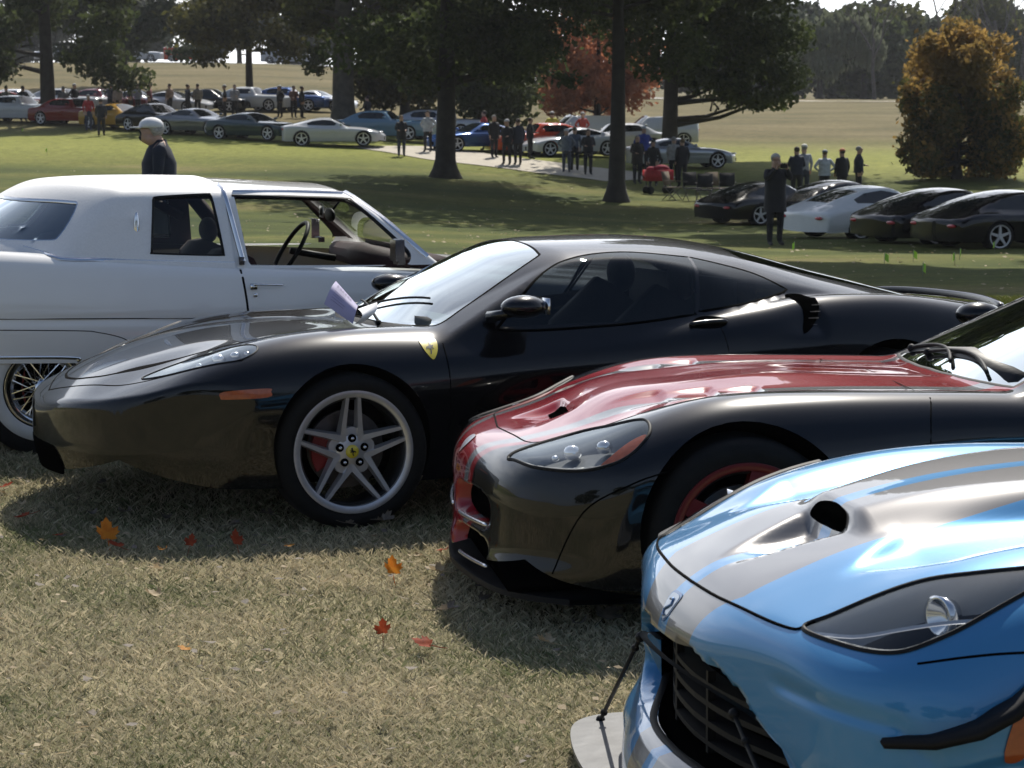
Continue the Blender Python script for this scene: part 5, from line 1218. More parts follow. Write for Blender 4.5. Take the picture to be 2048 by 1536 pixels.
# ------------------------------------------------------------------ cars further off
def paint(name, col, metal=0., rough=.3): return mat('paint_' + name, col, rough, metal, 1., .06, var=.03, scale=4)
def far_car(kind, pm):
    """nose towards -x, origin on the ground under the middle; prototype with body, glazing, lamps and wheels"""
    root = empty('parked_car')
    if kind == 'sports':
        Lh, W, H = 2.25, .95, 1.22; wx = (-1.30, 1.35); rad = .335
        top = Cur([-2.25, -2.0, -1.3, -.75, .0, 1.2, 1.9, 2.25], [.50, .62, .80, .84, .86, .92, .93, .86]); roof = Cur([-.9, -.2, .2, .7, 1.2, 1.8, 2.2], [.85, 1.15, 1.22, 1.20, 1.10, .95, .85]); wsx, ws_s = -.75, .50; rb = 1.9
        sw = [(-.30, .90), (.05, 1.10), (.45, 1.14), (.9, 1.08), (1.25, .96), (1.2, .92), (.3, .89)]; wsl = (-.70, .08); rg = (1.05, 1.75)
    elif kind == 'fastback':
        Lh, W, H = 2.25, .92, 1.30; wx = (-1.22, 1.18); rad = .335
        top = Cur([-2.25, -1.9, -1.2, -.7, .0, 1.0, 1.9, 2.25], [.55, .72, .82, .84, .86, .88, .82, .66]); roof = Cur([-1.0, -.3, .1, .6, 1.1, 1.7, 2.2], [.85, 1.20, 1.29, 1.29, 1.18, .97, .72]); wsx, ws_s = -.78, .58; rb = 2.0
        sw = [(-.42, .90), (-.1, 1.12), (.4, 1.21), (.9, 1.15), (1.35, .97), (1.25, .92), (.3, .89)]; wsl = (-.72, .02); rg = (.95, 1.75)
    elif kind == 'classic':
        Lh, W, H = 2.45, .93, 1.35; wx = (-1.45, 1.45); rad = .34
        top = Cur([-2.45, -2.2, -1.2, -.7, .0, 1.0, 2.0, 2.45], [.80, .86, .92, .94, .94, .95, .93, .86]); roof = Cur([-1.0, -.4, -.1, .4, .9, 1.4, 1.9], [.9, 1.28, 1.34, 1.35, 1.32, 1.16, .92]); wsx, ws_s = -.72, .9; rb = 1.7
        sw = [(-.40, .98), (-.15, 1.24), (.4, 1.26), (.85, 1.23), (1.15, 1.0), (.3, .97)]; wsl = (-.68, -.28); rg = (1.05, 1.5)
    else:
        Lh, W, H = 2.4, .95, 1.80; wx = (-1.45, 1.45); rad = .38
        top = Cur([-2.4, -2.2, -1.4, -.9, .0, 1.0, 2.0, 2.4], [.85, 1.0, 1.08, 1.10, 1.1, 1.1, 1.1, 1.05]); roof = Cur([-1.1, -.5, -.1, .6, 1.4, 2.0, 2.4], [1.1, 1.6, 1.76, 1.80, 1.78, 1.72, 1.6]); wsx, ws_s = -.95, .95; rb = 2.4
        sw = [(-.55, 1.16), (-.25, 1.58), (.6, 1.64), (1.6, 1.62), (2.05, 1.5), (2.05, 1.15), (.5, 1.13)]; wsl = (-.9, -.25); rg = None
    def f(x, y, z):
        t = top(x) - .09 * (y / W)**4 - (.0 if kind != 'fastback' else -.03 * np.exp(-((y - .7) / .15)**2))
        r = roof(x) - .06 * (y / .6)**2; side = float(top.v[3]) - .02 + (W - .12 - y) * (1.7 if kind != 'van' else 4.0)
        c = smin(smin(r, side, .06), float(top.v[3]) - .03 + (x - wsx - .2 * y * y) * ws_s, .04)
        t = smax(t, c, .03)
        s = W - .05 * np.exp(-((z - .2) / .15)**2) - .04 * np.clip(z - .6, 0, 1) - .03 * np.exp(-(x / .9)**2) * (z < .6)
        a = smax(z - t, y - s, .09); a = smax(a, -Lh + .42 * y**2 * (1 if kind != 'classic' else .25) - x, .08); return smax(a, x - Lh + .2 * y * y, .08)
    s = Shell(f, (-Lh - .1, Lh + .1, W, .2, .78), (-Lh + .4, Lh - .4, W - .25, .3, .5), .055 if kind != 'van' else .06)
    for c in wx: s.cut(arch_poly(c, rad, rad + .03, 20), 'y', 1, lambda V: V[:, 1] > .5)
    s.cut(np.array(sw), 'y', 2, lambda V: (V[:, 1] > .4) & (V[:, 2] > .8))
    s.cut(np.array([(wsl[0], -.1), (wsl[0], .3), (wsl[0] + .1, .64), (wsl[1] - .04, .50), (wsl[1], .3), (wsl[1], -.1)]), 'z', 3)
    if rg: s.cut(np.array([(rg[0], -.1), (rg[0], .46), (rg[1], .40), (rg[1] + .03, -.1)]), 'z', 4)
    s.build(0, 'body', pm, root); G = mat('far_glass', (.01, .013, .015), .05, 0, 1., .02)
    s.build(2, 'side_window', G, root); s.build(3, 'windshield', G, root)
    if rg: s.build(4, 'rear_window', G, root)
    m = MB(); m.box((0, 0, .28), (Lh * 1.75, W * 1.5, .14)); m.build('underbody', VOID, root)
    for sg in (1, -1):
        for c in wx: wheel(root, 'wheel', (c, (W - .02) * sg, rad), sg, rad, .24, rad - .085, low=True)
        m = MB(); P = project(f, np.array([(-Lh + .28, W - .24)]), 'z', (.3, 1.2))[0]; m.ball((P[0], P[1] * sg, P[2]), (.16, .09, .035), 10, 6); m.build('headlight', mat('far_lamp', (.45, .47, .5), .2, .2, 1), root)
        P = project(f, np.array([(W - .30, float(top([Lh - .1])[0]) - .14)]), 'x', (1.0, 3.0))[0]; m = MB(); m.ball((P[0], P[1] * sg, P[2]), (.04, .15, .045), 10, 6); m.build('tail_light', REDL, root)
        m = MB(); m.ball((wsl[0] + .35, (W + .05) * sg, float(top.v[3]) + .10), (.08, .10, .06), 8, 6); m.build('door_mirror', pm, root)
    m = MB(); m.box((-Lh + .10, 0, .36), (.12, .8, .14)); m.build('grille', VOID, root)
    return root
_proto = {}
def place_car(kind, px, py, heading, pm, label, group, loc=None, dz=0):
    """heading in degrees: 0 = nose to the left of the view, 180 = nose to the right, 90 = nose towards the camera"""
    if kind not in _proto: c = _proto[kind] = far_car(kind, pm)
    else: c = copy_tree(_proto[kind])
    for ch in c.children:
        if ch.name.split('.')[0] in ('body', 'door_mirror'):
            ch.material_slots[0].link = 'OBJECT'; ch.material_slots[0].material = pm
    v = at(px, py) if loc is None else Vector(loc)
    if group == g3: c.scale = (1, 1, .90)
    if kind == 'van': c.scale = (.95, .95, .84)
    c.location = (v.x, v.y, v.z + dz); c.rotation_euler = (0, 0, R(heading)); tag(c, label, 'car' if kind != 'van' else 'van', group)
    return c
WH = paint('white', (.46, .47, .48)); SV = paint('silver', (.42, .43, .45), .5); GY_ = paint('grey', (.16, .17, .185), .6); BK = BLACK
TE = paint('dark_teal', (.02, .045, .05), .3); YE = paint('yellow', (.40, .22, .03)); RE = paint('red', (.17, .012, .01)); OR = paint('orange_red', (.45, .05, .015)); BL = paint('powder_blue', (.12, .21, .28)); DB = paint('deep_blue', (.015, .06, .20), .3); MA = paint('maroon', (.12, .01, .015))
g1, g2, g3 = 'cars of the far row on the left', 'cars beyond the path in the middle', 'cars at the right behind the lawn'
place_car('sports', 668, 292, 182, WH, 'white low sports car seen from the side with its nose to the right', g1)
place_car('sports', 512, 280, 150, TE, 'dark teal sports car with pale roof left of the white sports car', g1)
place_car('sports', 402, 270, 146, GY_, 'grey sports car third from the thick grey tree', g1)
place_car('fastback', 318, 262, 140, BK, 'black car parked beside the yellow car', g1)
place_car('sports', 247, 258, 146, YE, 'yellow wedge shaped sports car', g1)
place_car('classic', 150, 250, 150, RE, 'red car right of the leftmost pine trunk', g1)
place_car('classic', 42, 244, 155, WH, 'white car at the left edge of the far row', g1)
place_car('classic', -10, 234, 20, RE, 'red car cut by the left edge of the view', g1)
for i, (x, y, hd, pm, k, lab) in enumerate(((40, 228, 160, SV, 'classic', 'silver car behind the white car at the left edge'), (128, 226, 165, WH, 'classic', 'white roofed car behind the red car'), (205, 226, 150, MA, 'classic', 'maroon car behind the people by the yellow car'), (285, 224, 160, SV, 'sports', 'silver car in the second row above the yellow car'), (352, 226, 155, WH, 'sports', 'white car in the second row above the black car'), (430, 224, 165, BK, 'fastback', 'black car in the second row above the grey car'), (505, 222, 160, WH, 'classic', 'white car in the second row above the teal car'), (575, 222, 170, DB, 'classic', 'blue car in the second row above the white sports car'), (640, 224, 160, SV, 'sports', 'silver car in the second row left of the thick grey tree'))):
    place_car(k, x, y, hd, pm, lab, g1)
place_car('classic', 768, 280, 165, BL, 'powder blue car with white roof right of the thick grey tree', g2)
place_car('classic', 868, 276, 172, SV, 'silver car behind the middle pine trunk', g2)
place_car('sports', 950, 302, 28, DB, 'low dark blue and white car right of the middle pine', g2)
c = place_car('classic', 1085, 308, 20, OR, 'orange red car with raised hood behind standing people', g2)
place_car('sports', 1140, 312, 22, WH, 'white and black low car left of the slim pine', g2)
place_car('van', 1150, 290, 15, WH, 'white truck bodied vehicle behind the slim pine, left side', g2)
place_car('van', 1300, 292, 15, WH, 'white truck bodied vehicle behind the slim pine, right side', g2)
place_car('classic', 1232, 306, 18, WH, 'white car seen behind the slim pine trunk', g2)
place_car('sports', 1362, 336, 190, SV, 'silver sports nose showing right of the leaning pine', g2)
place_car('fastback', 1545, 446, 214, BK, 'black sports car behind the man in the long dark coat', g3)
place_car('fastback', 1692, 444, 208, BK, 'black car with red tail light left of the white coupe', g3)
place_car('fastback', 1755, 474, 210, paint('bright_white', (.78, .77, .74)), 'white rounded coupe with black side vents', g3)
place_car('fastback', 1908, 485, 208, BK, 'black coupe right of the white rounded coupe', g3)
place_car('fastback', 2040, 494, 205, BK, 'black coupe at the right edge of the view', g3)
g4 = 'vehicles on the hill road'
place_car('van', 0, 0, 178, WH, 'white van driving on the distant hill road', g4, (-20.5, 206, gz(-20.5, 206) + .1))
place_car('van', 0, 0, 175, OR, 'orange and white truck far away on the hill road', g4, (-30.5, 214, gz(-30.5, 214) + .1))
place_car('classic', 0, 0, 178, SV, 'silver car on the hill road behind the left pine', g4, (-41, 207, gz(-41, 207) + .1))
place_car('classic', 0, 0, 178, WH, 'white car on the hill road between the left pines', g4, (-34.5, 209, gz(-34.5, 209) + .1))
# ------------------------------------------------------------------ people
SKIN = mat('skin', (.42, .26, .19), .6, var=.08, scale=20)
def person(loc, face, label, top=(.02, .02, .025), legs=(.015, .016, .022), hair=(.05, .035, .025), pose='stand', hat=None, coat=0., h=1.75, fine=False, group='people between the cars', seed=0, holds=None, hunch=0.):
    """face: heading in degrees, 0 = looking at the camera, 90 = looking to the right of the view"""
    rd = random.Random(seed); k = h / 1.75
    root = empty('person', loc, (0, 0, R(face)), label, 'person', group)
    V = []; E = []; Rr = []
    def v(p, r, a=None):
        V.append(tuple(c * k for c in p)); Rr.append((r[0] * k, r[1] * k) if hasattr(r, '__len__') else (r * k, r * k))
        if a is not None: E.append((a, len(V) - 1))
        return len(V) - 1
    # forward is -y
    hz, hy = -hunch, -hunch * .8
    pel = v((0, 0, .93), (.165, .13)); ab = v((0, 0, 1.08), (.160, .13), pel); ch = v((0, -.01, 1.28), (.185, .14), ab); nk = v((0, 0, 1.45), (.062, .062), ch)
    hd = v((0, -.02 + hy, 1.56 + hz), (.074, .082), nk); hd2 = v((0, -.03 + hy, 1.66 + hz), (.082, .095), hd); v((0, -.02 + hy, 1.725 + hz), (.055, .065), hd2)
    v((0, -.128 + hy, 1.605 + hz), (.012, .014), hd)
    for s in (1, -1): v((.088 * s, -.015 + hy, 1.60 + hz), (.012, .02), hd)
    step = {'stand': .03, 'walk': .22}.get(pose, .04)
    for s in (1, -1):
        st = step * s; sp = .10 + .02 * rd.random()
        a = v((.095 * s, 0, .84), (.105, .11), pel); b = v((sp * s, st * .5 - .02, .50), (.074, .078), a); c = v((sp * s, st + .01, .10), (.055, .06), b); d = v((sp * s + .01 * s, st - .06, .045), (.045, .04), c); v((sp * s + .02 * s, st - .17, .035), (.038, .028), d)
    for s in (1, -1):
        sh = v((.185 * s, 0, 1.41), (.068, .072), ch)
        if pose == 'photo': el, wr = (.26 * s, -.16, 1.27), (.10 * s, -.33, 1.50)
        elif pose == 'hold' or (pose == 'holdone' and s == 1): el, wr = (.25 * s, -.02, 1.16), (.16 * s, -.26, 1.12)
        elif pose == 'hips': el, wr = (.36 * s, .06, 1.17), (.17 * s, -.02, 1.02)
        elif pose == 'walk': el, wr = (.25 * s, -.06 * s, 1.15), (.24 * s, -.16 * s - .05, .93)
        else: el, wr = (.245 * s, .02, 1.15), (.235 * s, -.07, .91)
        e = v(el, (.055, .056), sh); w = v(wr, (.028, .030), e)
        dv = (Vector(wr) - Vector(el)).normalized(); pm = Vector(wr) + dv * .06; p = v(tuple(pm), (.030, .018), w)
        if fine:
            sd = dv.cross(Vector((0, 0, 1))); sd = sd.normalized() if sd.length > .1 else Vector((0, 1, 0))
            for i, l in enumerate((.07, .085, .08, .06)):
                o = sd * (.024 * (i - 1.5)); q = v(tuple(pm + o + dv * .03), .010, p); q = v(tuple(pm + o + dv * (.03 + l * .5) + Vector((0, 0, -.01))), .009, q); v(tuple(pm + o + dv * (.03 + l * .8) + Vector((0, 0, -.03))), .0075, q)
            q = v(tuple(Vector(wr) + dv * .03 + sd * .035), .011, w); v(tuple(Vector(wr) + dv * .07 + sd * .055), .009, q)
        else:
            for i in range(4): v(tuple(pm + Vector((.012 * (i - 1.5), 0, 0)) + dv * (.05 + .012 * (i % 2))), .009, p)
            v(tuple(Vector(wr) + dv * .05 + Vector((-.03 * s, -.01, .01))), .010, w)
    me = bpy.data.meshes.new('tmp_body'); me.from_pydata(V, E, []); o = bpy.data.objects.new('body', me); COL.objects.link(o)
    md = o.modifiers.new('skin', 'SKIN'); md.use_smooth_shade = True
    for i, r in enumerate(Rr): me.skin_vertices[0].data[i].radius = r
    me.skin_vertices[0].data[0].use_root = True
    sb = o.modifiers.new('sub', 'SUBSURF'); sb.levels = 1; sb.render_levels = 1
    dg = bpy.context.evaluated_depsgraph_get(); nm = bpy.data.meshes.new_from_object(o.evaluated_get(dg)); o.modifiers.clear(); o.data = nm; o.parent = root; bpy.data.meshes.remove(me)
    tm = mat('cloth_%02d%02d%02d' % tuple(int(c * 99) for c in top), top, .85, var=.25, scale=9, bump=.3); lm = mat('cloth_%02d%02d%02d' % tuple(int(c * 99) for c in legs), legs, .85, var=.25, scale=9, bump=.3); sm = mat('shoe_leather', (.02, .018, .016), .6)
    nm.materials.clear()
    for q in (tm, lm, SKIN, sm): nm.materials.append(q)
    wrz = [V[i] for i in range(len(V))]
    hands = []
    for p in nm.polygons:
        c = p.center / k; i = 0
        if c.z > 1.495 + hz * .8 and c.y < .14 and abs(c.x) < .13 and (c.y > -.16): i = 2
        elif c.z < .075: i = 3
        elif c.z < .93 and abs(c.x) < .205: i = 1
        p.material_index = i; p.use_smooth = True
    # hands
    for s in (1, -1):
        if pose == 'photo': wr = Vector((.10 * s, -.33, 1.50))
        elif pose == 'hold' or (pose == 'holdone' and s == 1): wr = Vector((.16 * s, -.26, 1.12))
        elif pose == 'hips': wr = Vector((.17 * s, -.02, 1.02))
        elif pose == 'walk': wr = Vector((.24 * s, -.16 * s - .05, .93))
        else: wr = Vector((.235 * s, -.07, .91))
        for p in nm.polygons:
            c = p.center / k; d = c - wr
            if d.length < .15 and (c - Vector((.25 * s, 0, 1.16))).length > wr.__sub__(Vector((.25 * s, 0, 1.16))).length * .97 and abs(c.x) > .04: p.material_index = 2
    # coat hem, hair, hat
    if coat or fine or seed % 2 == 0:
        coat = coat or .05
        m = MB(); n = 20; rings = [(1.50, .068, .072), (1.455, .085, .085), (1.41, .175, .115), (1.28, .215, .165), (1.08, .20, .16), (.93, .205, .165), (.93 - coat, .225, .185)]
        VV = [(rx * k * math.cos(2 * math.pi * i / n) * (1 + .03 * math.sin(3 * i)), ry * k * math.sin(2 * math.pi * i / n), z * k) for z, rx, ry in rings for i in range(n)]
        m.add(VV, [(j * n + i, j * n + (i + 1) % n, (j + 1) * n + (i + 1) % n, (j + 1) * n + i) for j in range(len(rings) - 1) for i in range(n)]); m.build('coat', tm, root)
    hm = mat('hair_%02d%02d%02d' % tuple(int(c * 99) for c in hair), hair, .8, var=.3, scale=40)
    if not hat or hat[1] != 'helmet':
        m = MB(); m.ball((0, .012 * k, 1.675 * k), (.094 * k, .105 * k, .095 * k), 14, 8); m.V = [(x, y, max(z, (1.60 if y > -.02 else 1.685) * k)) for x, y, z in m.V]; m.build('hair', hm, root).location = (0, hy * k, hz * k)
    if hat:
        m = MB(); hmn = mat('hat_%02d%02d%02d' % tuple(int(c * 99) for c in hat[0]), hat[0], .7, var=.1)
        m.ball((0, -.005 * k, 1.70 * k), (.104 * k, .118 * k, .085 * k), 16, 8); m.V = [(x, y, max(z, 1.685 * k)) for x, y, z in m.V]
        m.prism([(.085 * k * math.sin(a), -.09 * k - .11 * k * math.cos(a)) for a in np.linspace(-1.5, 1.5, 9)], 1.683 * k, 1.695 * k, 'z'); m.build('cap', hmn, root).location = (0, hy * k, hz * k)
    if holds == 'paper':
        o2 = MB().box((.20 * k, -.40 * k, 1.13 * k), (.15, .21, .003), Matrix.Rotation(R(25), 3, 'X')).build('paper_sheet', mat('paper_white', (.8, .8, .8), .7), None, smooth=False)
        o2.matrix_world = Matrix.Translation(loc) @ Matrix.Rotation(R(face), 4, 'Z'); o2.name = 'paper_sheet'; tag(o2, 'small white sheet held by the man in the white cap', 'paper')
    if holds == 'phone':
        o2 = MB().box((0, -.42 * k, 1.53 * k), (.15, .009, .075)).build('phone', DARK, None, smooth=False)
        o2.matrix_world = Matrix.Translation(loc) @ Matrix.Rotation(R(face), 4, 'Z'); tag(o2, 'dark phone held up by the man in the long coat', 'phone')
    return root
BLK = (.012, .012, .015); NAVY = (.014, .018, .032); GREYJ = (.14, .16, .19); WHITEJ = (.45, .47, .50); JEAN = (.03, .04, .065)
def gp(px, py): return tuple(at(px, py))
P20 = (-3.67, 23.5, gz(-3.67, 23.5))
person(P20, -80, 'man in white cap and dark jacket walking left behind the white vinyl roofed car', NAVY, BLK, (.35, .34, .33), 'holdone', ((.62, .62, .63), 'cap'), fine=True, h=1.93, hunch=.075, holds='paper', group=None)
person(gp(1549, 491), 15, 'grey haired man in long dark coat photographing in front of the black sports car', BLK, BLK, (.40, .38, .34), 'photo', coat=.28, fine=True, h=1.86, holds='phone', group=None)
pl = [(203, 272, 190, BLK, BLK, 'walk', None, 0, 'person in black walking left of the yellow car', .0), (178, 262, 20, (.35, .02, .02), JEAN, 'stand', None, 0, 'person in a red jacket beside the yellow car', .0),
      (14, 241, 20, (.10, .10, .09), BLK, 'stand', None, 0, 'person in a drab jacket at the far left edge', .0), (47, 243, 170, BLK, BLK, 'hips', None, 0, 'person in black left of the leftmost pine', .0), (128, 246, 200, (.16, .15, .14), JEAN, 'stand', None, 0, 'person in grey right of the leftmost pine trunk', 0),
      (803, 313, 10, BLK, JEAN, 'hold', None, .2, 'person in a long dark top left of the middle pine', 0), (856, 304, -20, (.33, .34, .36), BLK, 'hips', None, 0, 'person in a pale jacket just left of the middle pine trunk', 0),
      (988, 316, 30, BLK, BLK, 'stand', None, .15, 'person in black, left one of the trio by the path', 0), (1014, 330, -25, BLK, BLK, 'hold', ((.4, .4, .4), 'cap'), 0, 'person in black with a pale cap, middle of the trio by the path', 0), (1036, 330, 200, NAVY, BLK, 'stand', None, .1, 'person in black, right one of the trio by the path', 0),
      (1133, 345, -10, GREYJ, (.05, .06, .08), 'hips', ((.55, .55, .55), 'cap'), 0, 'person in a grey blue jacket and pale cap left of the slim pine', 0), (1149, 342, 175, (.08, .10, .14), BLK, 'stand', None, 0, 'person in slate blue half hidden behind the grey jacket', 0), (1176, 350, 10, BLK, BLK, 'hold', None, 0, 'person in black between the grey jacket and the slim pine', 0),
      (1274, 368, 20, (.03, .025, .02), BLK, 'hold', None, .2, 'person in dark brown right of the slim pine trunk', 0), (1287, 348, 10, (.03, .05, .25), BLK, 'hips', ((.4, .4, .4), 'cap'), 0, 'person in a bright blue top right of the slim pine', 0), (1306, 372, -15, BLK, BLK, 'stand', ((.03, .03, .03), 'cap'), 0, 'person in black behind the red wagon', 0), (1347, 366, 160, (.30, .29, .27), BLK, 'stand', None, 0, 'person in a pale grey jacket beside the leaning pine', 0), (1364, 374, 195, BLK, BLK, 'stand', None, .1, 'person in black right of the pale grey jacket', 0),
      (1592, 404, 180, NAVY, BLK, 'hold', None, 0, 'person in navy behind the man in the long coat', 0), (1607, 400, 190, (.25, .27, .30), JEAN, 'stand', ((.7, .68, .6), 'cap'), 0, 'person with a pale hat beside the one in navy', 0), (1648, 402, 180, WHITEJ, BLK, 'hips', ((.2, .22, .25), 'cap'), 0, 'person in a white jacket behind the white rounded coupe', 0), (1683, 402, 200, BLK, BLK, 'stand', ((.5, .15, .06), 'cap'), .1, 'person in black with an orange cap behind the coupes', 0), (1716, 398, 90, NAVY, BLK, 'holdone', None, 0, 'slim person in navy, rightmost of the group behind the coupes', 0)]
for i, (px, py, fc, tp, lg, ps, ht, ct, lab, _) in enumerate(pl):
    v = at(px, py); hgt = 1.68 + .04 * (i % 5)
    person(tuple(v), fc, lab, tp, lg, ((.05, .035, .025), (.25, .24, .22), (.12, .08, .04))[i % 3], ps, ht, ct, hgt, seed=i)
for i, (px, py, tp, lab) in enumerate(((236, 232, (.25, .2, .17), 'onlooker in beige behind the yellow car'), (262, 231, BLK, 'onlooker in black behind the yellow car'), (276, 230, (.2, .22, .27), 'onlooker in pale blue above the black car'), (340, 230, (.25, .17, .12), 'onlooker in tan above the grey car'), (560, 236, BLK, 'onlooker in black above the white sports car, left'), (588, 236, (.2, .1, .08), 'onlooker in brown above the white sports car'), (604, 237, BLK, 'onlooker in black above the white sports car, right'), (1104, 300, (.45, .42, .05), 'person in a yellow top behind the orange red car'), (968, 300, (.4, .03, .03), 'person in red behind the trio'), (92, 236, JEAN, 'onlooker in blue beside the leftmost pine'), (150, 232, BLK, 'onlooker in black behind the red car'), (376, 232, NAVY, 'onlooker in navy above the grey car, left'), (396, 231, (.2, .18, .15), 'onlooker in khaki above the grey car'), (450, 234, BLK, 'onlooker in black above the dark teal car'), (470, 233, (.3, .3, .32), 'onlooker in pale grey above the dark teal car'), (300, 230, (.12, .02, .02), 'onlooker in dark red above the black car'), (222, 230, NAVY, 'onlooker in navy left of the beige one'), (735, 262, BLK, 'onlooker in black between the thick grey trunk and the blue car'), (905, 290, (.15, .15, .16), 'onlooker in grey right of the middle pine trunk'), (1165, 300, (.3, .04, .03), 'onlooker in red beyond the low white car'), (1060, 318, BLK, 'onlooker in black at the raised hood of the orange red car'))):
    person(tuple(at(px, py)), (i * 77) % 360, lab, tp, BLK, pose=('stand', 'hips', 'hold')[i % 3], hat=((.4, .4, .4), 'cap') if i % 3 == 1 else None, seed=50 + i, h=1.7)
# ------------------------------------------------------------------ leaves, flags, wagon, papers
def leaf_shape():
    a = [(0, -1.0), (.03, -.45), (.30, -.55), (.62, -.50), (.52, -.30), (.95, .02), (.78, .08), (.85, .38), (.55, .28), (.38, .25), (.42, .70), (.28, .66), (.0, 1.0)]
    return a + [(-x, y) for x, y in a[::-1][1:-1]]
def leaf(loc, size, m, label, group, rot, curl=.5, tilt=(0, 0), dry=False):
    P = leaf_shape(); pts = [Vector(p) for p in P]
    G = [Vector((x, y)) for x in np.arange(-.8, .9, .2) for y in np.arange(-.6, .9, .2)]
    arr = np.array([tuple(g) for g in G]); sd, _ = sdpoly(arr, P); G = [g for g, s in zip(G, sd) if s < -.06]
    r = geometry.delaunay_2d_cdt(pts + G, [], [list(range(len(pts)))], 1, 1e-6)
    V = []
    for q in r[0]:
        x, y = q.x, q.y; c = curl
        if dry: a = x * c * 2.2; V.append((math.sin(a) / (c * 2.2) * size, y * size * 1.0, (1 - math.cos(a)) / (c * 2.2) * size * .9 + .12 * y * y * size))
        else: V.append((x * size, y * size, size * (c * .35 * (x * x + .6 * y * y) + .10 * math.sin(5 * x + 3 * y) * c)))
    o = mesh('fallen_leaf', V, [tuple(t) for t in r[2]], m, label=label, cat='leaf', group=group)
    o.location = (loc[0], loc[1], loc[2]); o.rotation_euler = (tilt[0], tilt[1], rot)
    q = MB(); q.tube([(0, -size * .4, 0), (.04 * size, -size * 1.2, .03 * size), (.1 * size, -size * 1.75, .1 * size)], size * .03, 5); q.build('stem', m, o)
    return o
def lm(name, a, b, t=.45): return leaf_mat(name, a, b, None, 18, t)
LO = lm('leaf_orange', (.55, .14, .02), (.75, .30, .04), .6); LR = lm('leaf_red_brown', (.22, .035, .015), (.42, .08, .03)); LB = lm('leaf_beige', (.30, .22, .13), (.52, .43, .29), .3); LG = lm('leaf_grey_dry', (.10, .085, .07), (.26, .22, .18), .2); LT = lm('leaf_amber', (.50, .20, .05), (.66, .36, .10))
def gpt(px, py, up_=.045):
    v = at(px, py); # meet the turf tips instead of the soil
    t = (HC - up_ - v.z) / (HC - v.z) if v.z < HC else 1
    return Vector((v.x * t, v.y * t, v.z + up_))
GL1 = 'fallen maple leaves on the near grass'
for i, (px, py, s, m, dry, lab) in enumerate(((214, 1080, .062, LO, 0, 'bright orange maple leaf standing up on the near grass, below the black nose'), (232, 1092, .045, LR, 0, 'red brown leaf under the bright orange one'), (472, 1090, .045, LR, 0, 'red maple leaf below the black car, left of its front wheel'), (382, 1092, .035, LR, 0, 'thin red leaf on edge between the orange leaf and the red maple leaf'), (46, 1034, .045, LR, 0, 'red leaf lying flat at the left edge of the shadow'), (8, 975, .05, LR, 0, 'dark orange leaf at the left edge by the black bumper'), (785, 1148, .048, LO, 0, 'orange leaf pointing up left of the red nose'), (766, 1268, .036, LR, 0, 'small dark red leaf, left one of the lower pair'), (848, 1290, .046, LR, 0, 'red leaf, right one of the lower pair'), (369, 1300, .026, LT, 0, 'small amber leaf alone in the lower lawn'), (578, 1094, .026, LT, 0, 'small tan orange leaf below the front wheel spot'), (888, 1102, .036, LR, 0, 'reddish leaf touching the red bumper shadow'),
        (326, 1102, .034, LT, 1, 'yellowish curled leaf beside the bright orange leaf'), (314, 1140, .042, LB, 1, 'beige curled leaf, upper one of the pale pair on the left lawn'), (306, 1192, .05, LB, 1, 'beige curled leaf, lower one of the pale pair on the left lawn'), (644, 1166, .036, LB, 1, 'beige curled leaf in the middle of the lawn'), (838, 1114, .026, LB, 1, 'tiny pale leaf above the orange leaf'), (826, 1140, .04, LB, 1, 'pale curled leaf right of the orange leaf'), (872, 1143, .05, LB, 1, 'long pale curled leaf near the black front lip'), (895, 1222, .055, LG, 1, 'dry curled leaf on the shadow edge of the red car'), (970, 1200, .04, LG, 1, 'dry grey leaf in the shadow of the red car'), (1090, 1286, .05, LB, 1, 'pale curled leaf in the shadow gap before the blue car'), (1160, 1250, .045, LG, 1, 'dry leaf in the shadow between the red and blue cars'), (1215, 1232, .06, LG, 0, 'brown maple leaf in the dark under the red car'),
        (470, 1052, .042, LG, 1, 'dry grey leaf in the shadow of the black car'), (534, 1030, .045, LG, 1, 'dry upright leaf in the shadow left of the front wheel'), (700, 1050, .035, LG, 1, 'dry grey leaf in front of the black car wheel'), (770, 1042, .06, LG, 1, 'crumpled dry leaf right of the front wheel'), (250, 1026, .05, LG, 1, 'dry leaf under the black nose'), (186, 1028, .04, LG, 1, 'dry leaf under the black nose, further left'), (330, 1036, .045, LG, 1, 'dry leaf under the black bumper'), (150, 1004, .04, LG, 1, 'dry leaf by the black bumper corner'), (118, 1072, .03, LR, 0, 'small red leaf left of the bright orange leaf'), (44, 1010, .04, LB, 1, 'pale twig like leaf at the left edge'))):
    v = gpt(px, py); rr = random.Random(i); up = i in (0, 2, 3, 6, 7)
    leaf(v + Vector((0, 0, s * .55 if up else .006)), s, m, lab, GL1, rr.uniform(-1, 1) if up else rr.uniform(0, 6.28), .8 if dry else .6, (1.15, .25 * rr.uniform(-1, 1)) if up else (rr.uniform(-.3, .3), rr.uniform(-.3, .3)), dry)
rr = random.Random(9)
def crumbs():
    """small leaf scraps and straw nobody could count"""
    V = []; F = []; rg = np.random.default_rng(4)
    for i in range(1100):
        y = 5.6 + 8 * rg.random()**1.2; x = (rg.random() * 2 - 1) * .27 * y; z = gz(x, y) + .042; s = .005 + .020 * rg.random()**3; a = rg.random() * 6.28; n = len(V)
        ca, sa = math.cos(a) * s, math.sin(a) * s; w = .3 + .4 * rg.random()
        V += [(x - ca, y - sa, z), (x + sa * w, y - ca * w, z + s * .4), (x + ca, y + sa, z + s * .2), (x - sa * w, y + ca * w, z)]; F.append((n, n + 1, n + 2, n + 3))
    mesh('leaf_litter', V, F, LB, label='scraps of pale dry leaf scattered over the near turf', cat='leaf litter', kind='stuff')
crumbs()
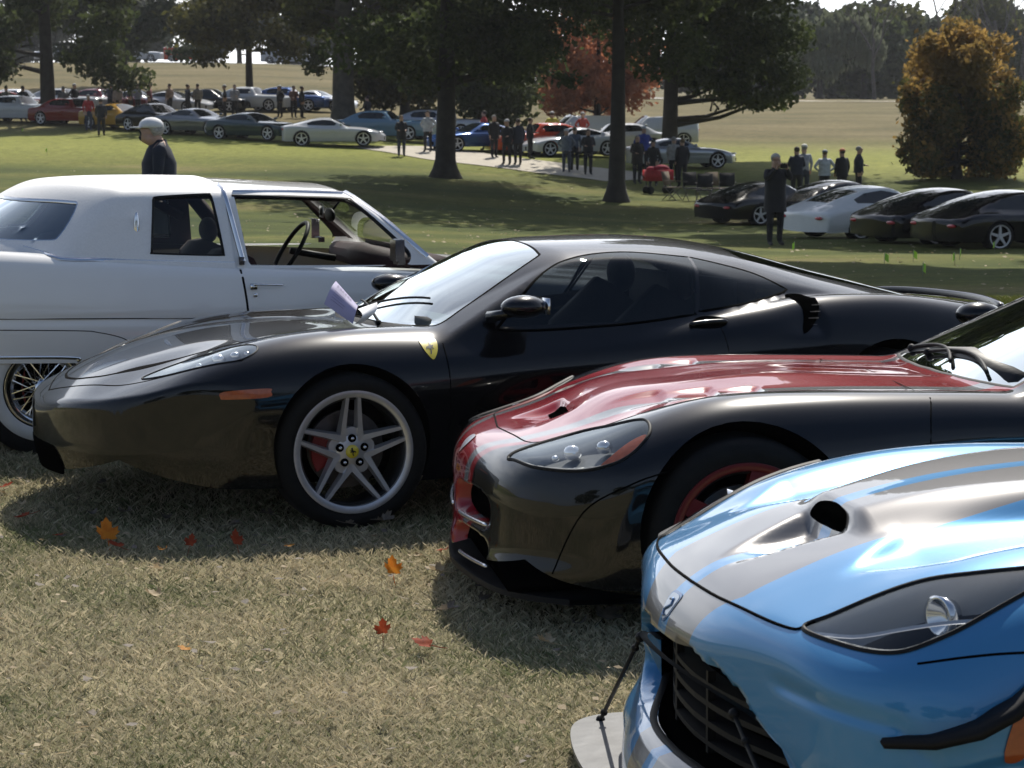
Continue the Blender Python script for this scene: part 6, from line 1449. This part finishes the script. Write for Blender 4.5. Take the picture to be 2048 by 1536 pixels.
def far_litter():
    V = []; F = []; rg = np.random.default_rng(14)
    for i in range(1700):
        y = 13 + 70 * rg.random()**1.1; x = (rg.random() * 2 - 1) * .24 * y; z = gz(x, y) + .03; s = .015 + .035 * rg.random()**2; a = rg.random() * 6.28; n = len(V)
        ca, sa = math.cos(a) * s, math.sin(a) * s; w = .4 + .4 * rg.random()
        V += [(x - ca, y - sa, z), (x + sa * w, y - ca * w, z + s * .5), (x + ca, y + sa, z + s * .3), (x - sa * w, y + ca * w, z)]; F.append((n, n + 1, n + 2, n + 3))
    mesh('leaf_litter', V, F, LB, label='pale fallen leaves scattered across the lawn behind the cars', cat='leaf litter', kind='stuff')
    V = []; F = []
    for i in range(260):
        y = 5.8 + 6 * rg.random(); x = (rg.random() * 2 - 1) * .27 * y; z = gz(x, y) + .043; s = .010 + .016 * rg.random(); a = rg.random() * 6.28; n = len(V)
        for k in range(5): b = a + k * 1.2566; V.append((x + math.cos(b) * s * (1 if k % 2 else .6), y + math.sin(b) * s * (1 if k % 2 else .6), z + s * .5 * rg.random()))
        F.append((n, n + 1, n + 2, n + 3, n + 4))
    mesh('leaf_litter', V, F, LG, label='small dull brown leaf scraps lying in the near turf', cat='leaf litter', kind='stuff')
far_litter()
FL = mat('flag_yellow_green', (.45, .75, .06), .6, emit=None, var=.05); WIRE = mat('flag_wire', (.2, .2, .2), .5, .8)
for i, (px, py) in enumerate(((1768, 530), (1826, 524), (1845, 554), (1919, 520), (1482, 446), (1989, 502), (1910, 530), (1590, 505), (47, 270), (95, 312))):
    v = at(px, py); s = .48 if i < 8 else .8
    root = empty('marker_flag', v, (0, 0, R(20 * i)), ('small fluorescent marker flag, ' + ('leftmost of the cluster behind the black car tail', 'second of the cluster behind the black car tail', 'lowest of the cluster behind the black car tail', 'right one of the cluster behind the black car tail', 'one standing alone left of the man in the long coat', 'one nearest the right edge of the view', 'faint one left of the rightmost cluster flag', 'low one near the feet of the man in the long coat', 'one in the shade far left near the pine', 'one on the sunlit lawn far left')[i]), 'flag', 'marker flags in the lawn')
    m = MB(); m.tube([(0, 0, -.05), (.01, 0, .42 * s)], .004, 5); m.build('wire', WIRE, root)
    V = []; F = []; a = R(-25)
    for j in range(5):
        for q in range(4): V.append((.008 + .020 * q, .012 * math.sin(q * 1.5 + i), (.40 * s - .028 * j - .016 * q)))
    for j in range(4):
        for q in range(3): n = j * 4 + q; F.append((n, n + 1, n + 5, n + 4))
    mesh('flag_sheet', V, F, FL, root)
# red wagon with bundles
v = at(1316, 388); root = empty('red_wagon', v, (0, 0, R(15)), 'red folding wagon between the slim pine and the standing people', 'wagon')
m = MB(); m.box((0, 0, .48), (.95, .5, .04)); m.box((0, .25, .66), (.95, .03, .36)); m.box((0, -.25, .66), (.95, .03, .36)); m.box((.47, 0, .66), (.03, .5, .36)); m.box((-.47, 0, .66), (.03, .5, .36)); m.build('basket', mat('wagon_red', (.35, .012, .02), .7, var=.2), root)
for x in (-.36, .36):
    for y in (-.24, .24): m = MB(); m.lathe([(0, -.03), (.13, -.03), (.14, 0), (.13, .03), (0, .03)], 16, 'y', (x, y, .14)); m.tube([(x, y, .14), (x, y, .47)], .02, 6); m.build('wheel', DARK, root)
m = MB(); m.tube([(-.5, 0, .55), (-.85, 0, .95), (-.9, 0, 1.0)], .018, 6); m.build('handle', DARK, root)
m = MB(); m.ball((.1, 0, .86), (.32, .2, .16)); m.ball((-.25, .05, .84), (.18, .16, .12)); tag(m.build('blanket', mat('blanket_red', (.25, .01, .03), .9, var=.4, scale=5)), 'dark red blanket heaped in the wagon', 'blanket').matrix_world = Matrix.Translation(v) @ Matrix.Rotation(R(15), 4, 'Z')
# folding chairs beside the leaning pine
def chair(px, py, rz, col, label):
    v = at(px, py); root = empty('folding_chair', v, (0, 0, R(rz)), label, 'chair', 'folding chairs by the leaning pine')
    m = MB(); m.box((0, 0, .42), (.5, .45, .03)); m.build('seat', col, root); m = MB(); m.box((0, .24, .72), (.5, .03, .45), Matrix.Rotation(R(-12), 3, 'X')); m.build('backrest', col, root)
    for x in (-.24, .24):
        m = MB(); m.tube([(x, -.24, 0), (x, .2, .46), (x, .3, .95)], .014, 6); m.build('leg', STEEL, root)
        m = MB(); m.tube([(x, .26, 0), (x, -.22, .44)], .014, 6); m.build('leg', STEEL, root)
        m = MB(); m.tube([(x * 1.1, -.22, .62), (x * 1.1, .24, .64)], .018, 6); m.build('armrest', col, root)
CF = mat('chair_cloth', (.015, .015, .018), .85, var=.2); CF2 = mat('chair_cloth_tan', (.12, .09, .06), .85, var=.2)
for a in ((1385, 402, 20, CF, 'black folding chair, leftmost beside the leaning pine'), (1408, 406, -10, CF, 'black folding chair, second beside the leaning pine'), (1432, 402, 30, CF2, 'tan folding chair, third from the leaning pine'), (1455, 404, 0, CF, 'black folding chair nearest the black sports car'), (1345, 400, 60, CF2, 'tan folding chair behind the red wagon')): chair(*a)
# leaflets behind the wiper of the black car
def sheet(name, corners, m, label, n=10, bend=.03):
    A, B, C, D = [Vector(c) for c in corners]; V = []; F = []
    nrm = (B - A).cross(D - A).normalized()
    for j in range(n + 1):
        for i in range(n + 1):
            u, w = i / n, j / n; p = A.lerp(B, u).lerp(D.lerp(C, u), w) + nrm * bend * math.sin(math.pi * w); V.append(p)
    for j in range(n):
        for i in range(n): a = j * (n + 1) + i; F.append((a, a + 1, a + n + 2, a + n + 1))
    return mesh(name, V, F, m, label=label, cat='leaflet', group='leaflets under the wiper of the black car'), (A, B, C, D, nrm)
def ray_y(px, py, y):
    a = (px - 1024) / 4500; b = (768 - py) / 4500; p = math.atan(595 / 4500); c, s = math.cos(p), math.sin(p); d = Vector((a, c + b * s, -s + b * c)); return Vector((0, 0, HC)) + d * (y / d.y)
LILAC = mat('leaflet_lilac', (.42, .38, .55), .6, var=.04); PW = mat('leaflet_white', (.8, .8, .8), .6)
y0 = 10.05
o, (A, B, C, D, nn) = sheet('leaflet', (ray_y(648, 608, y0), ray_y(706, 648, y0 - .05), ray_y(716, 612, y0 + .02), ray_y(672, 562, y0 + .10)), LILAC, 'lilac printed leaflet standing up behind the wiper of the black car')
sheet('leaflet', (ray_y(708, 649, y0), ray_y(724, 646, y0 + .10), ray_y(754, 604, y0 + .18), ray_y(716, 618, y0 + .08)), PW, 'white leaflet leaning on the windshield of the black car')
q = MB(); rr = random.Random(3)
for j in range(9):
    w0 = .90 - .085 * j; u1 = .80 - .3 * rr.random() if j > 1 else .78; nseg = 6
    for i in range(nseg):
        ua = .14 + (u1 - .14) * i / nseg; ub = ua + (u1 - .14) / nseg * rr.uniform(.55, .85); th = .028 if j in (0, 1) else .013
        P4 = []
        for (u, w) in ((ua, w0), (ub, w0), (ub, w0 - th), (ua, w0 - th)): P4.append(A.lerp(B, u).lerp(D.lerp(C, u), w) + nn * (.03 * math.sin(math.pi * w) + .0025) * (1 if (Vector((0, 0, HC)) - A).dot(nn) > 0 else 1))
        q.add(P4, [(0, 1, 2, 3)])
        P4 = [p - nn * .005 for p in P4]; q.add(P4, [(0, 1, 2, 3)])
q.build('print', mat('print_grey', (.10, .09, .16), .7), o, smooth=False)

# ------------------------------------------------------------------ a little autumn haze in the air
q = MB(); q.box((0, 150, 8), (900, 480, 22)); hz_o = q.build('haze', None, None, smooth=False, kind='stuff', label='thin autumn haze over the park', cat='haze')
hm = bpy.data.materials.new('haze_air'); hm.use_nodes = True; hn = hm.node_tree; hn.nodes.clear(); ho = hn.nodes.new('ShaderNodeOutputMaterial'); hv = hn.nodes.new('ShaderNodeVolumePrincipled')
hv.inputs['Density'].default_value = .00016; hv.inputs['Color'].default_value = (.92, .95, 1, 1); hv.inputs['Anisotropy'].default_value = .3; hn.links.new(hv.outputs[0], ho.inputs['Volume']); hz_o.data.materials.append(hm)
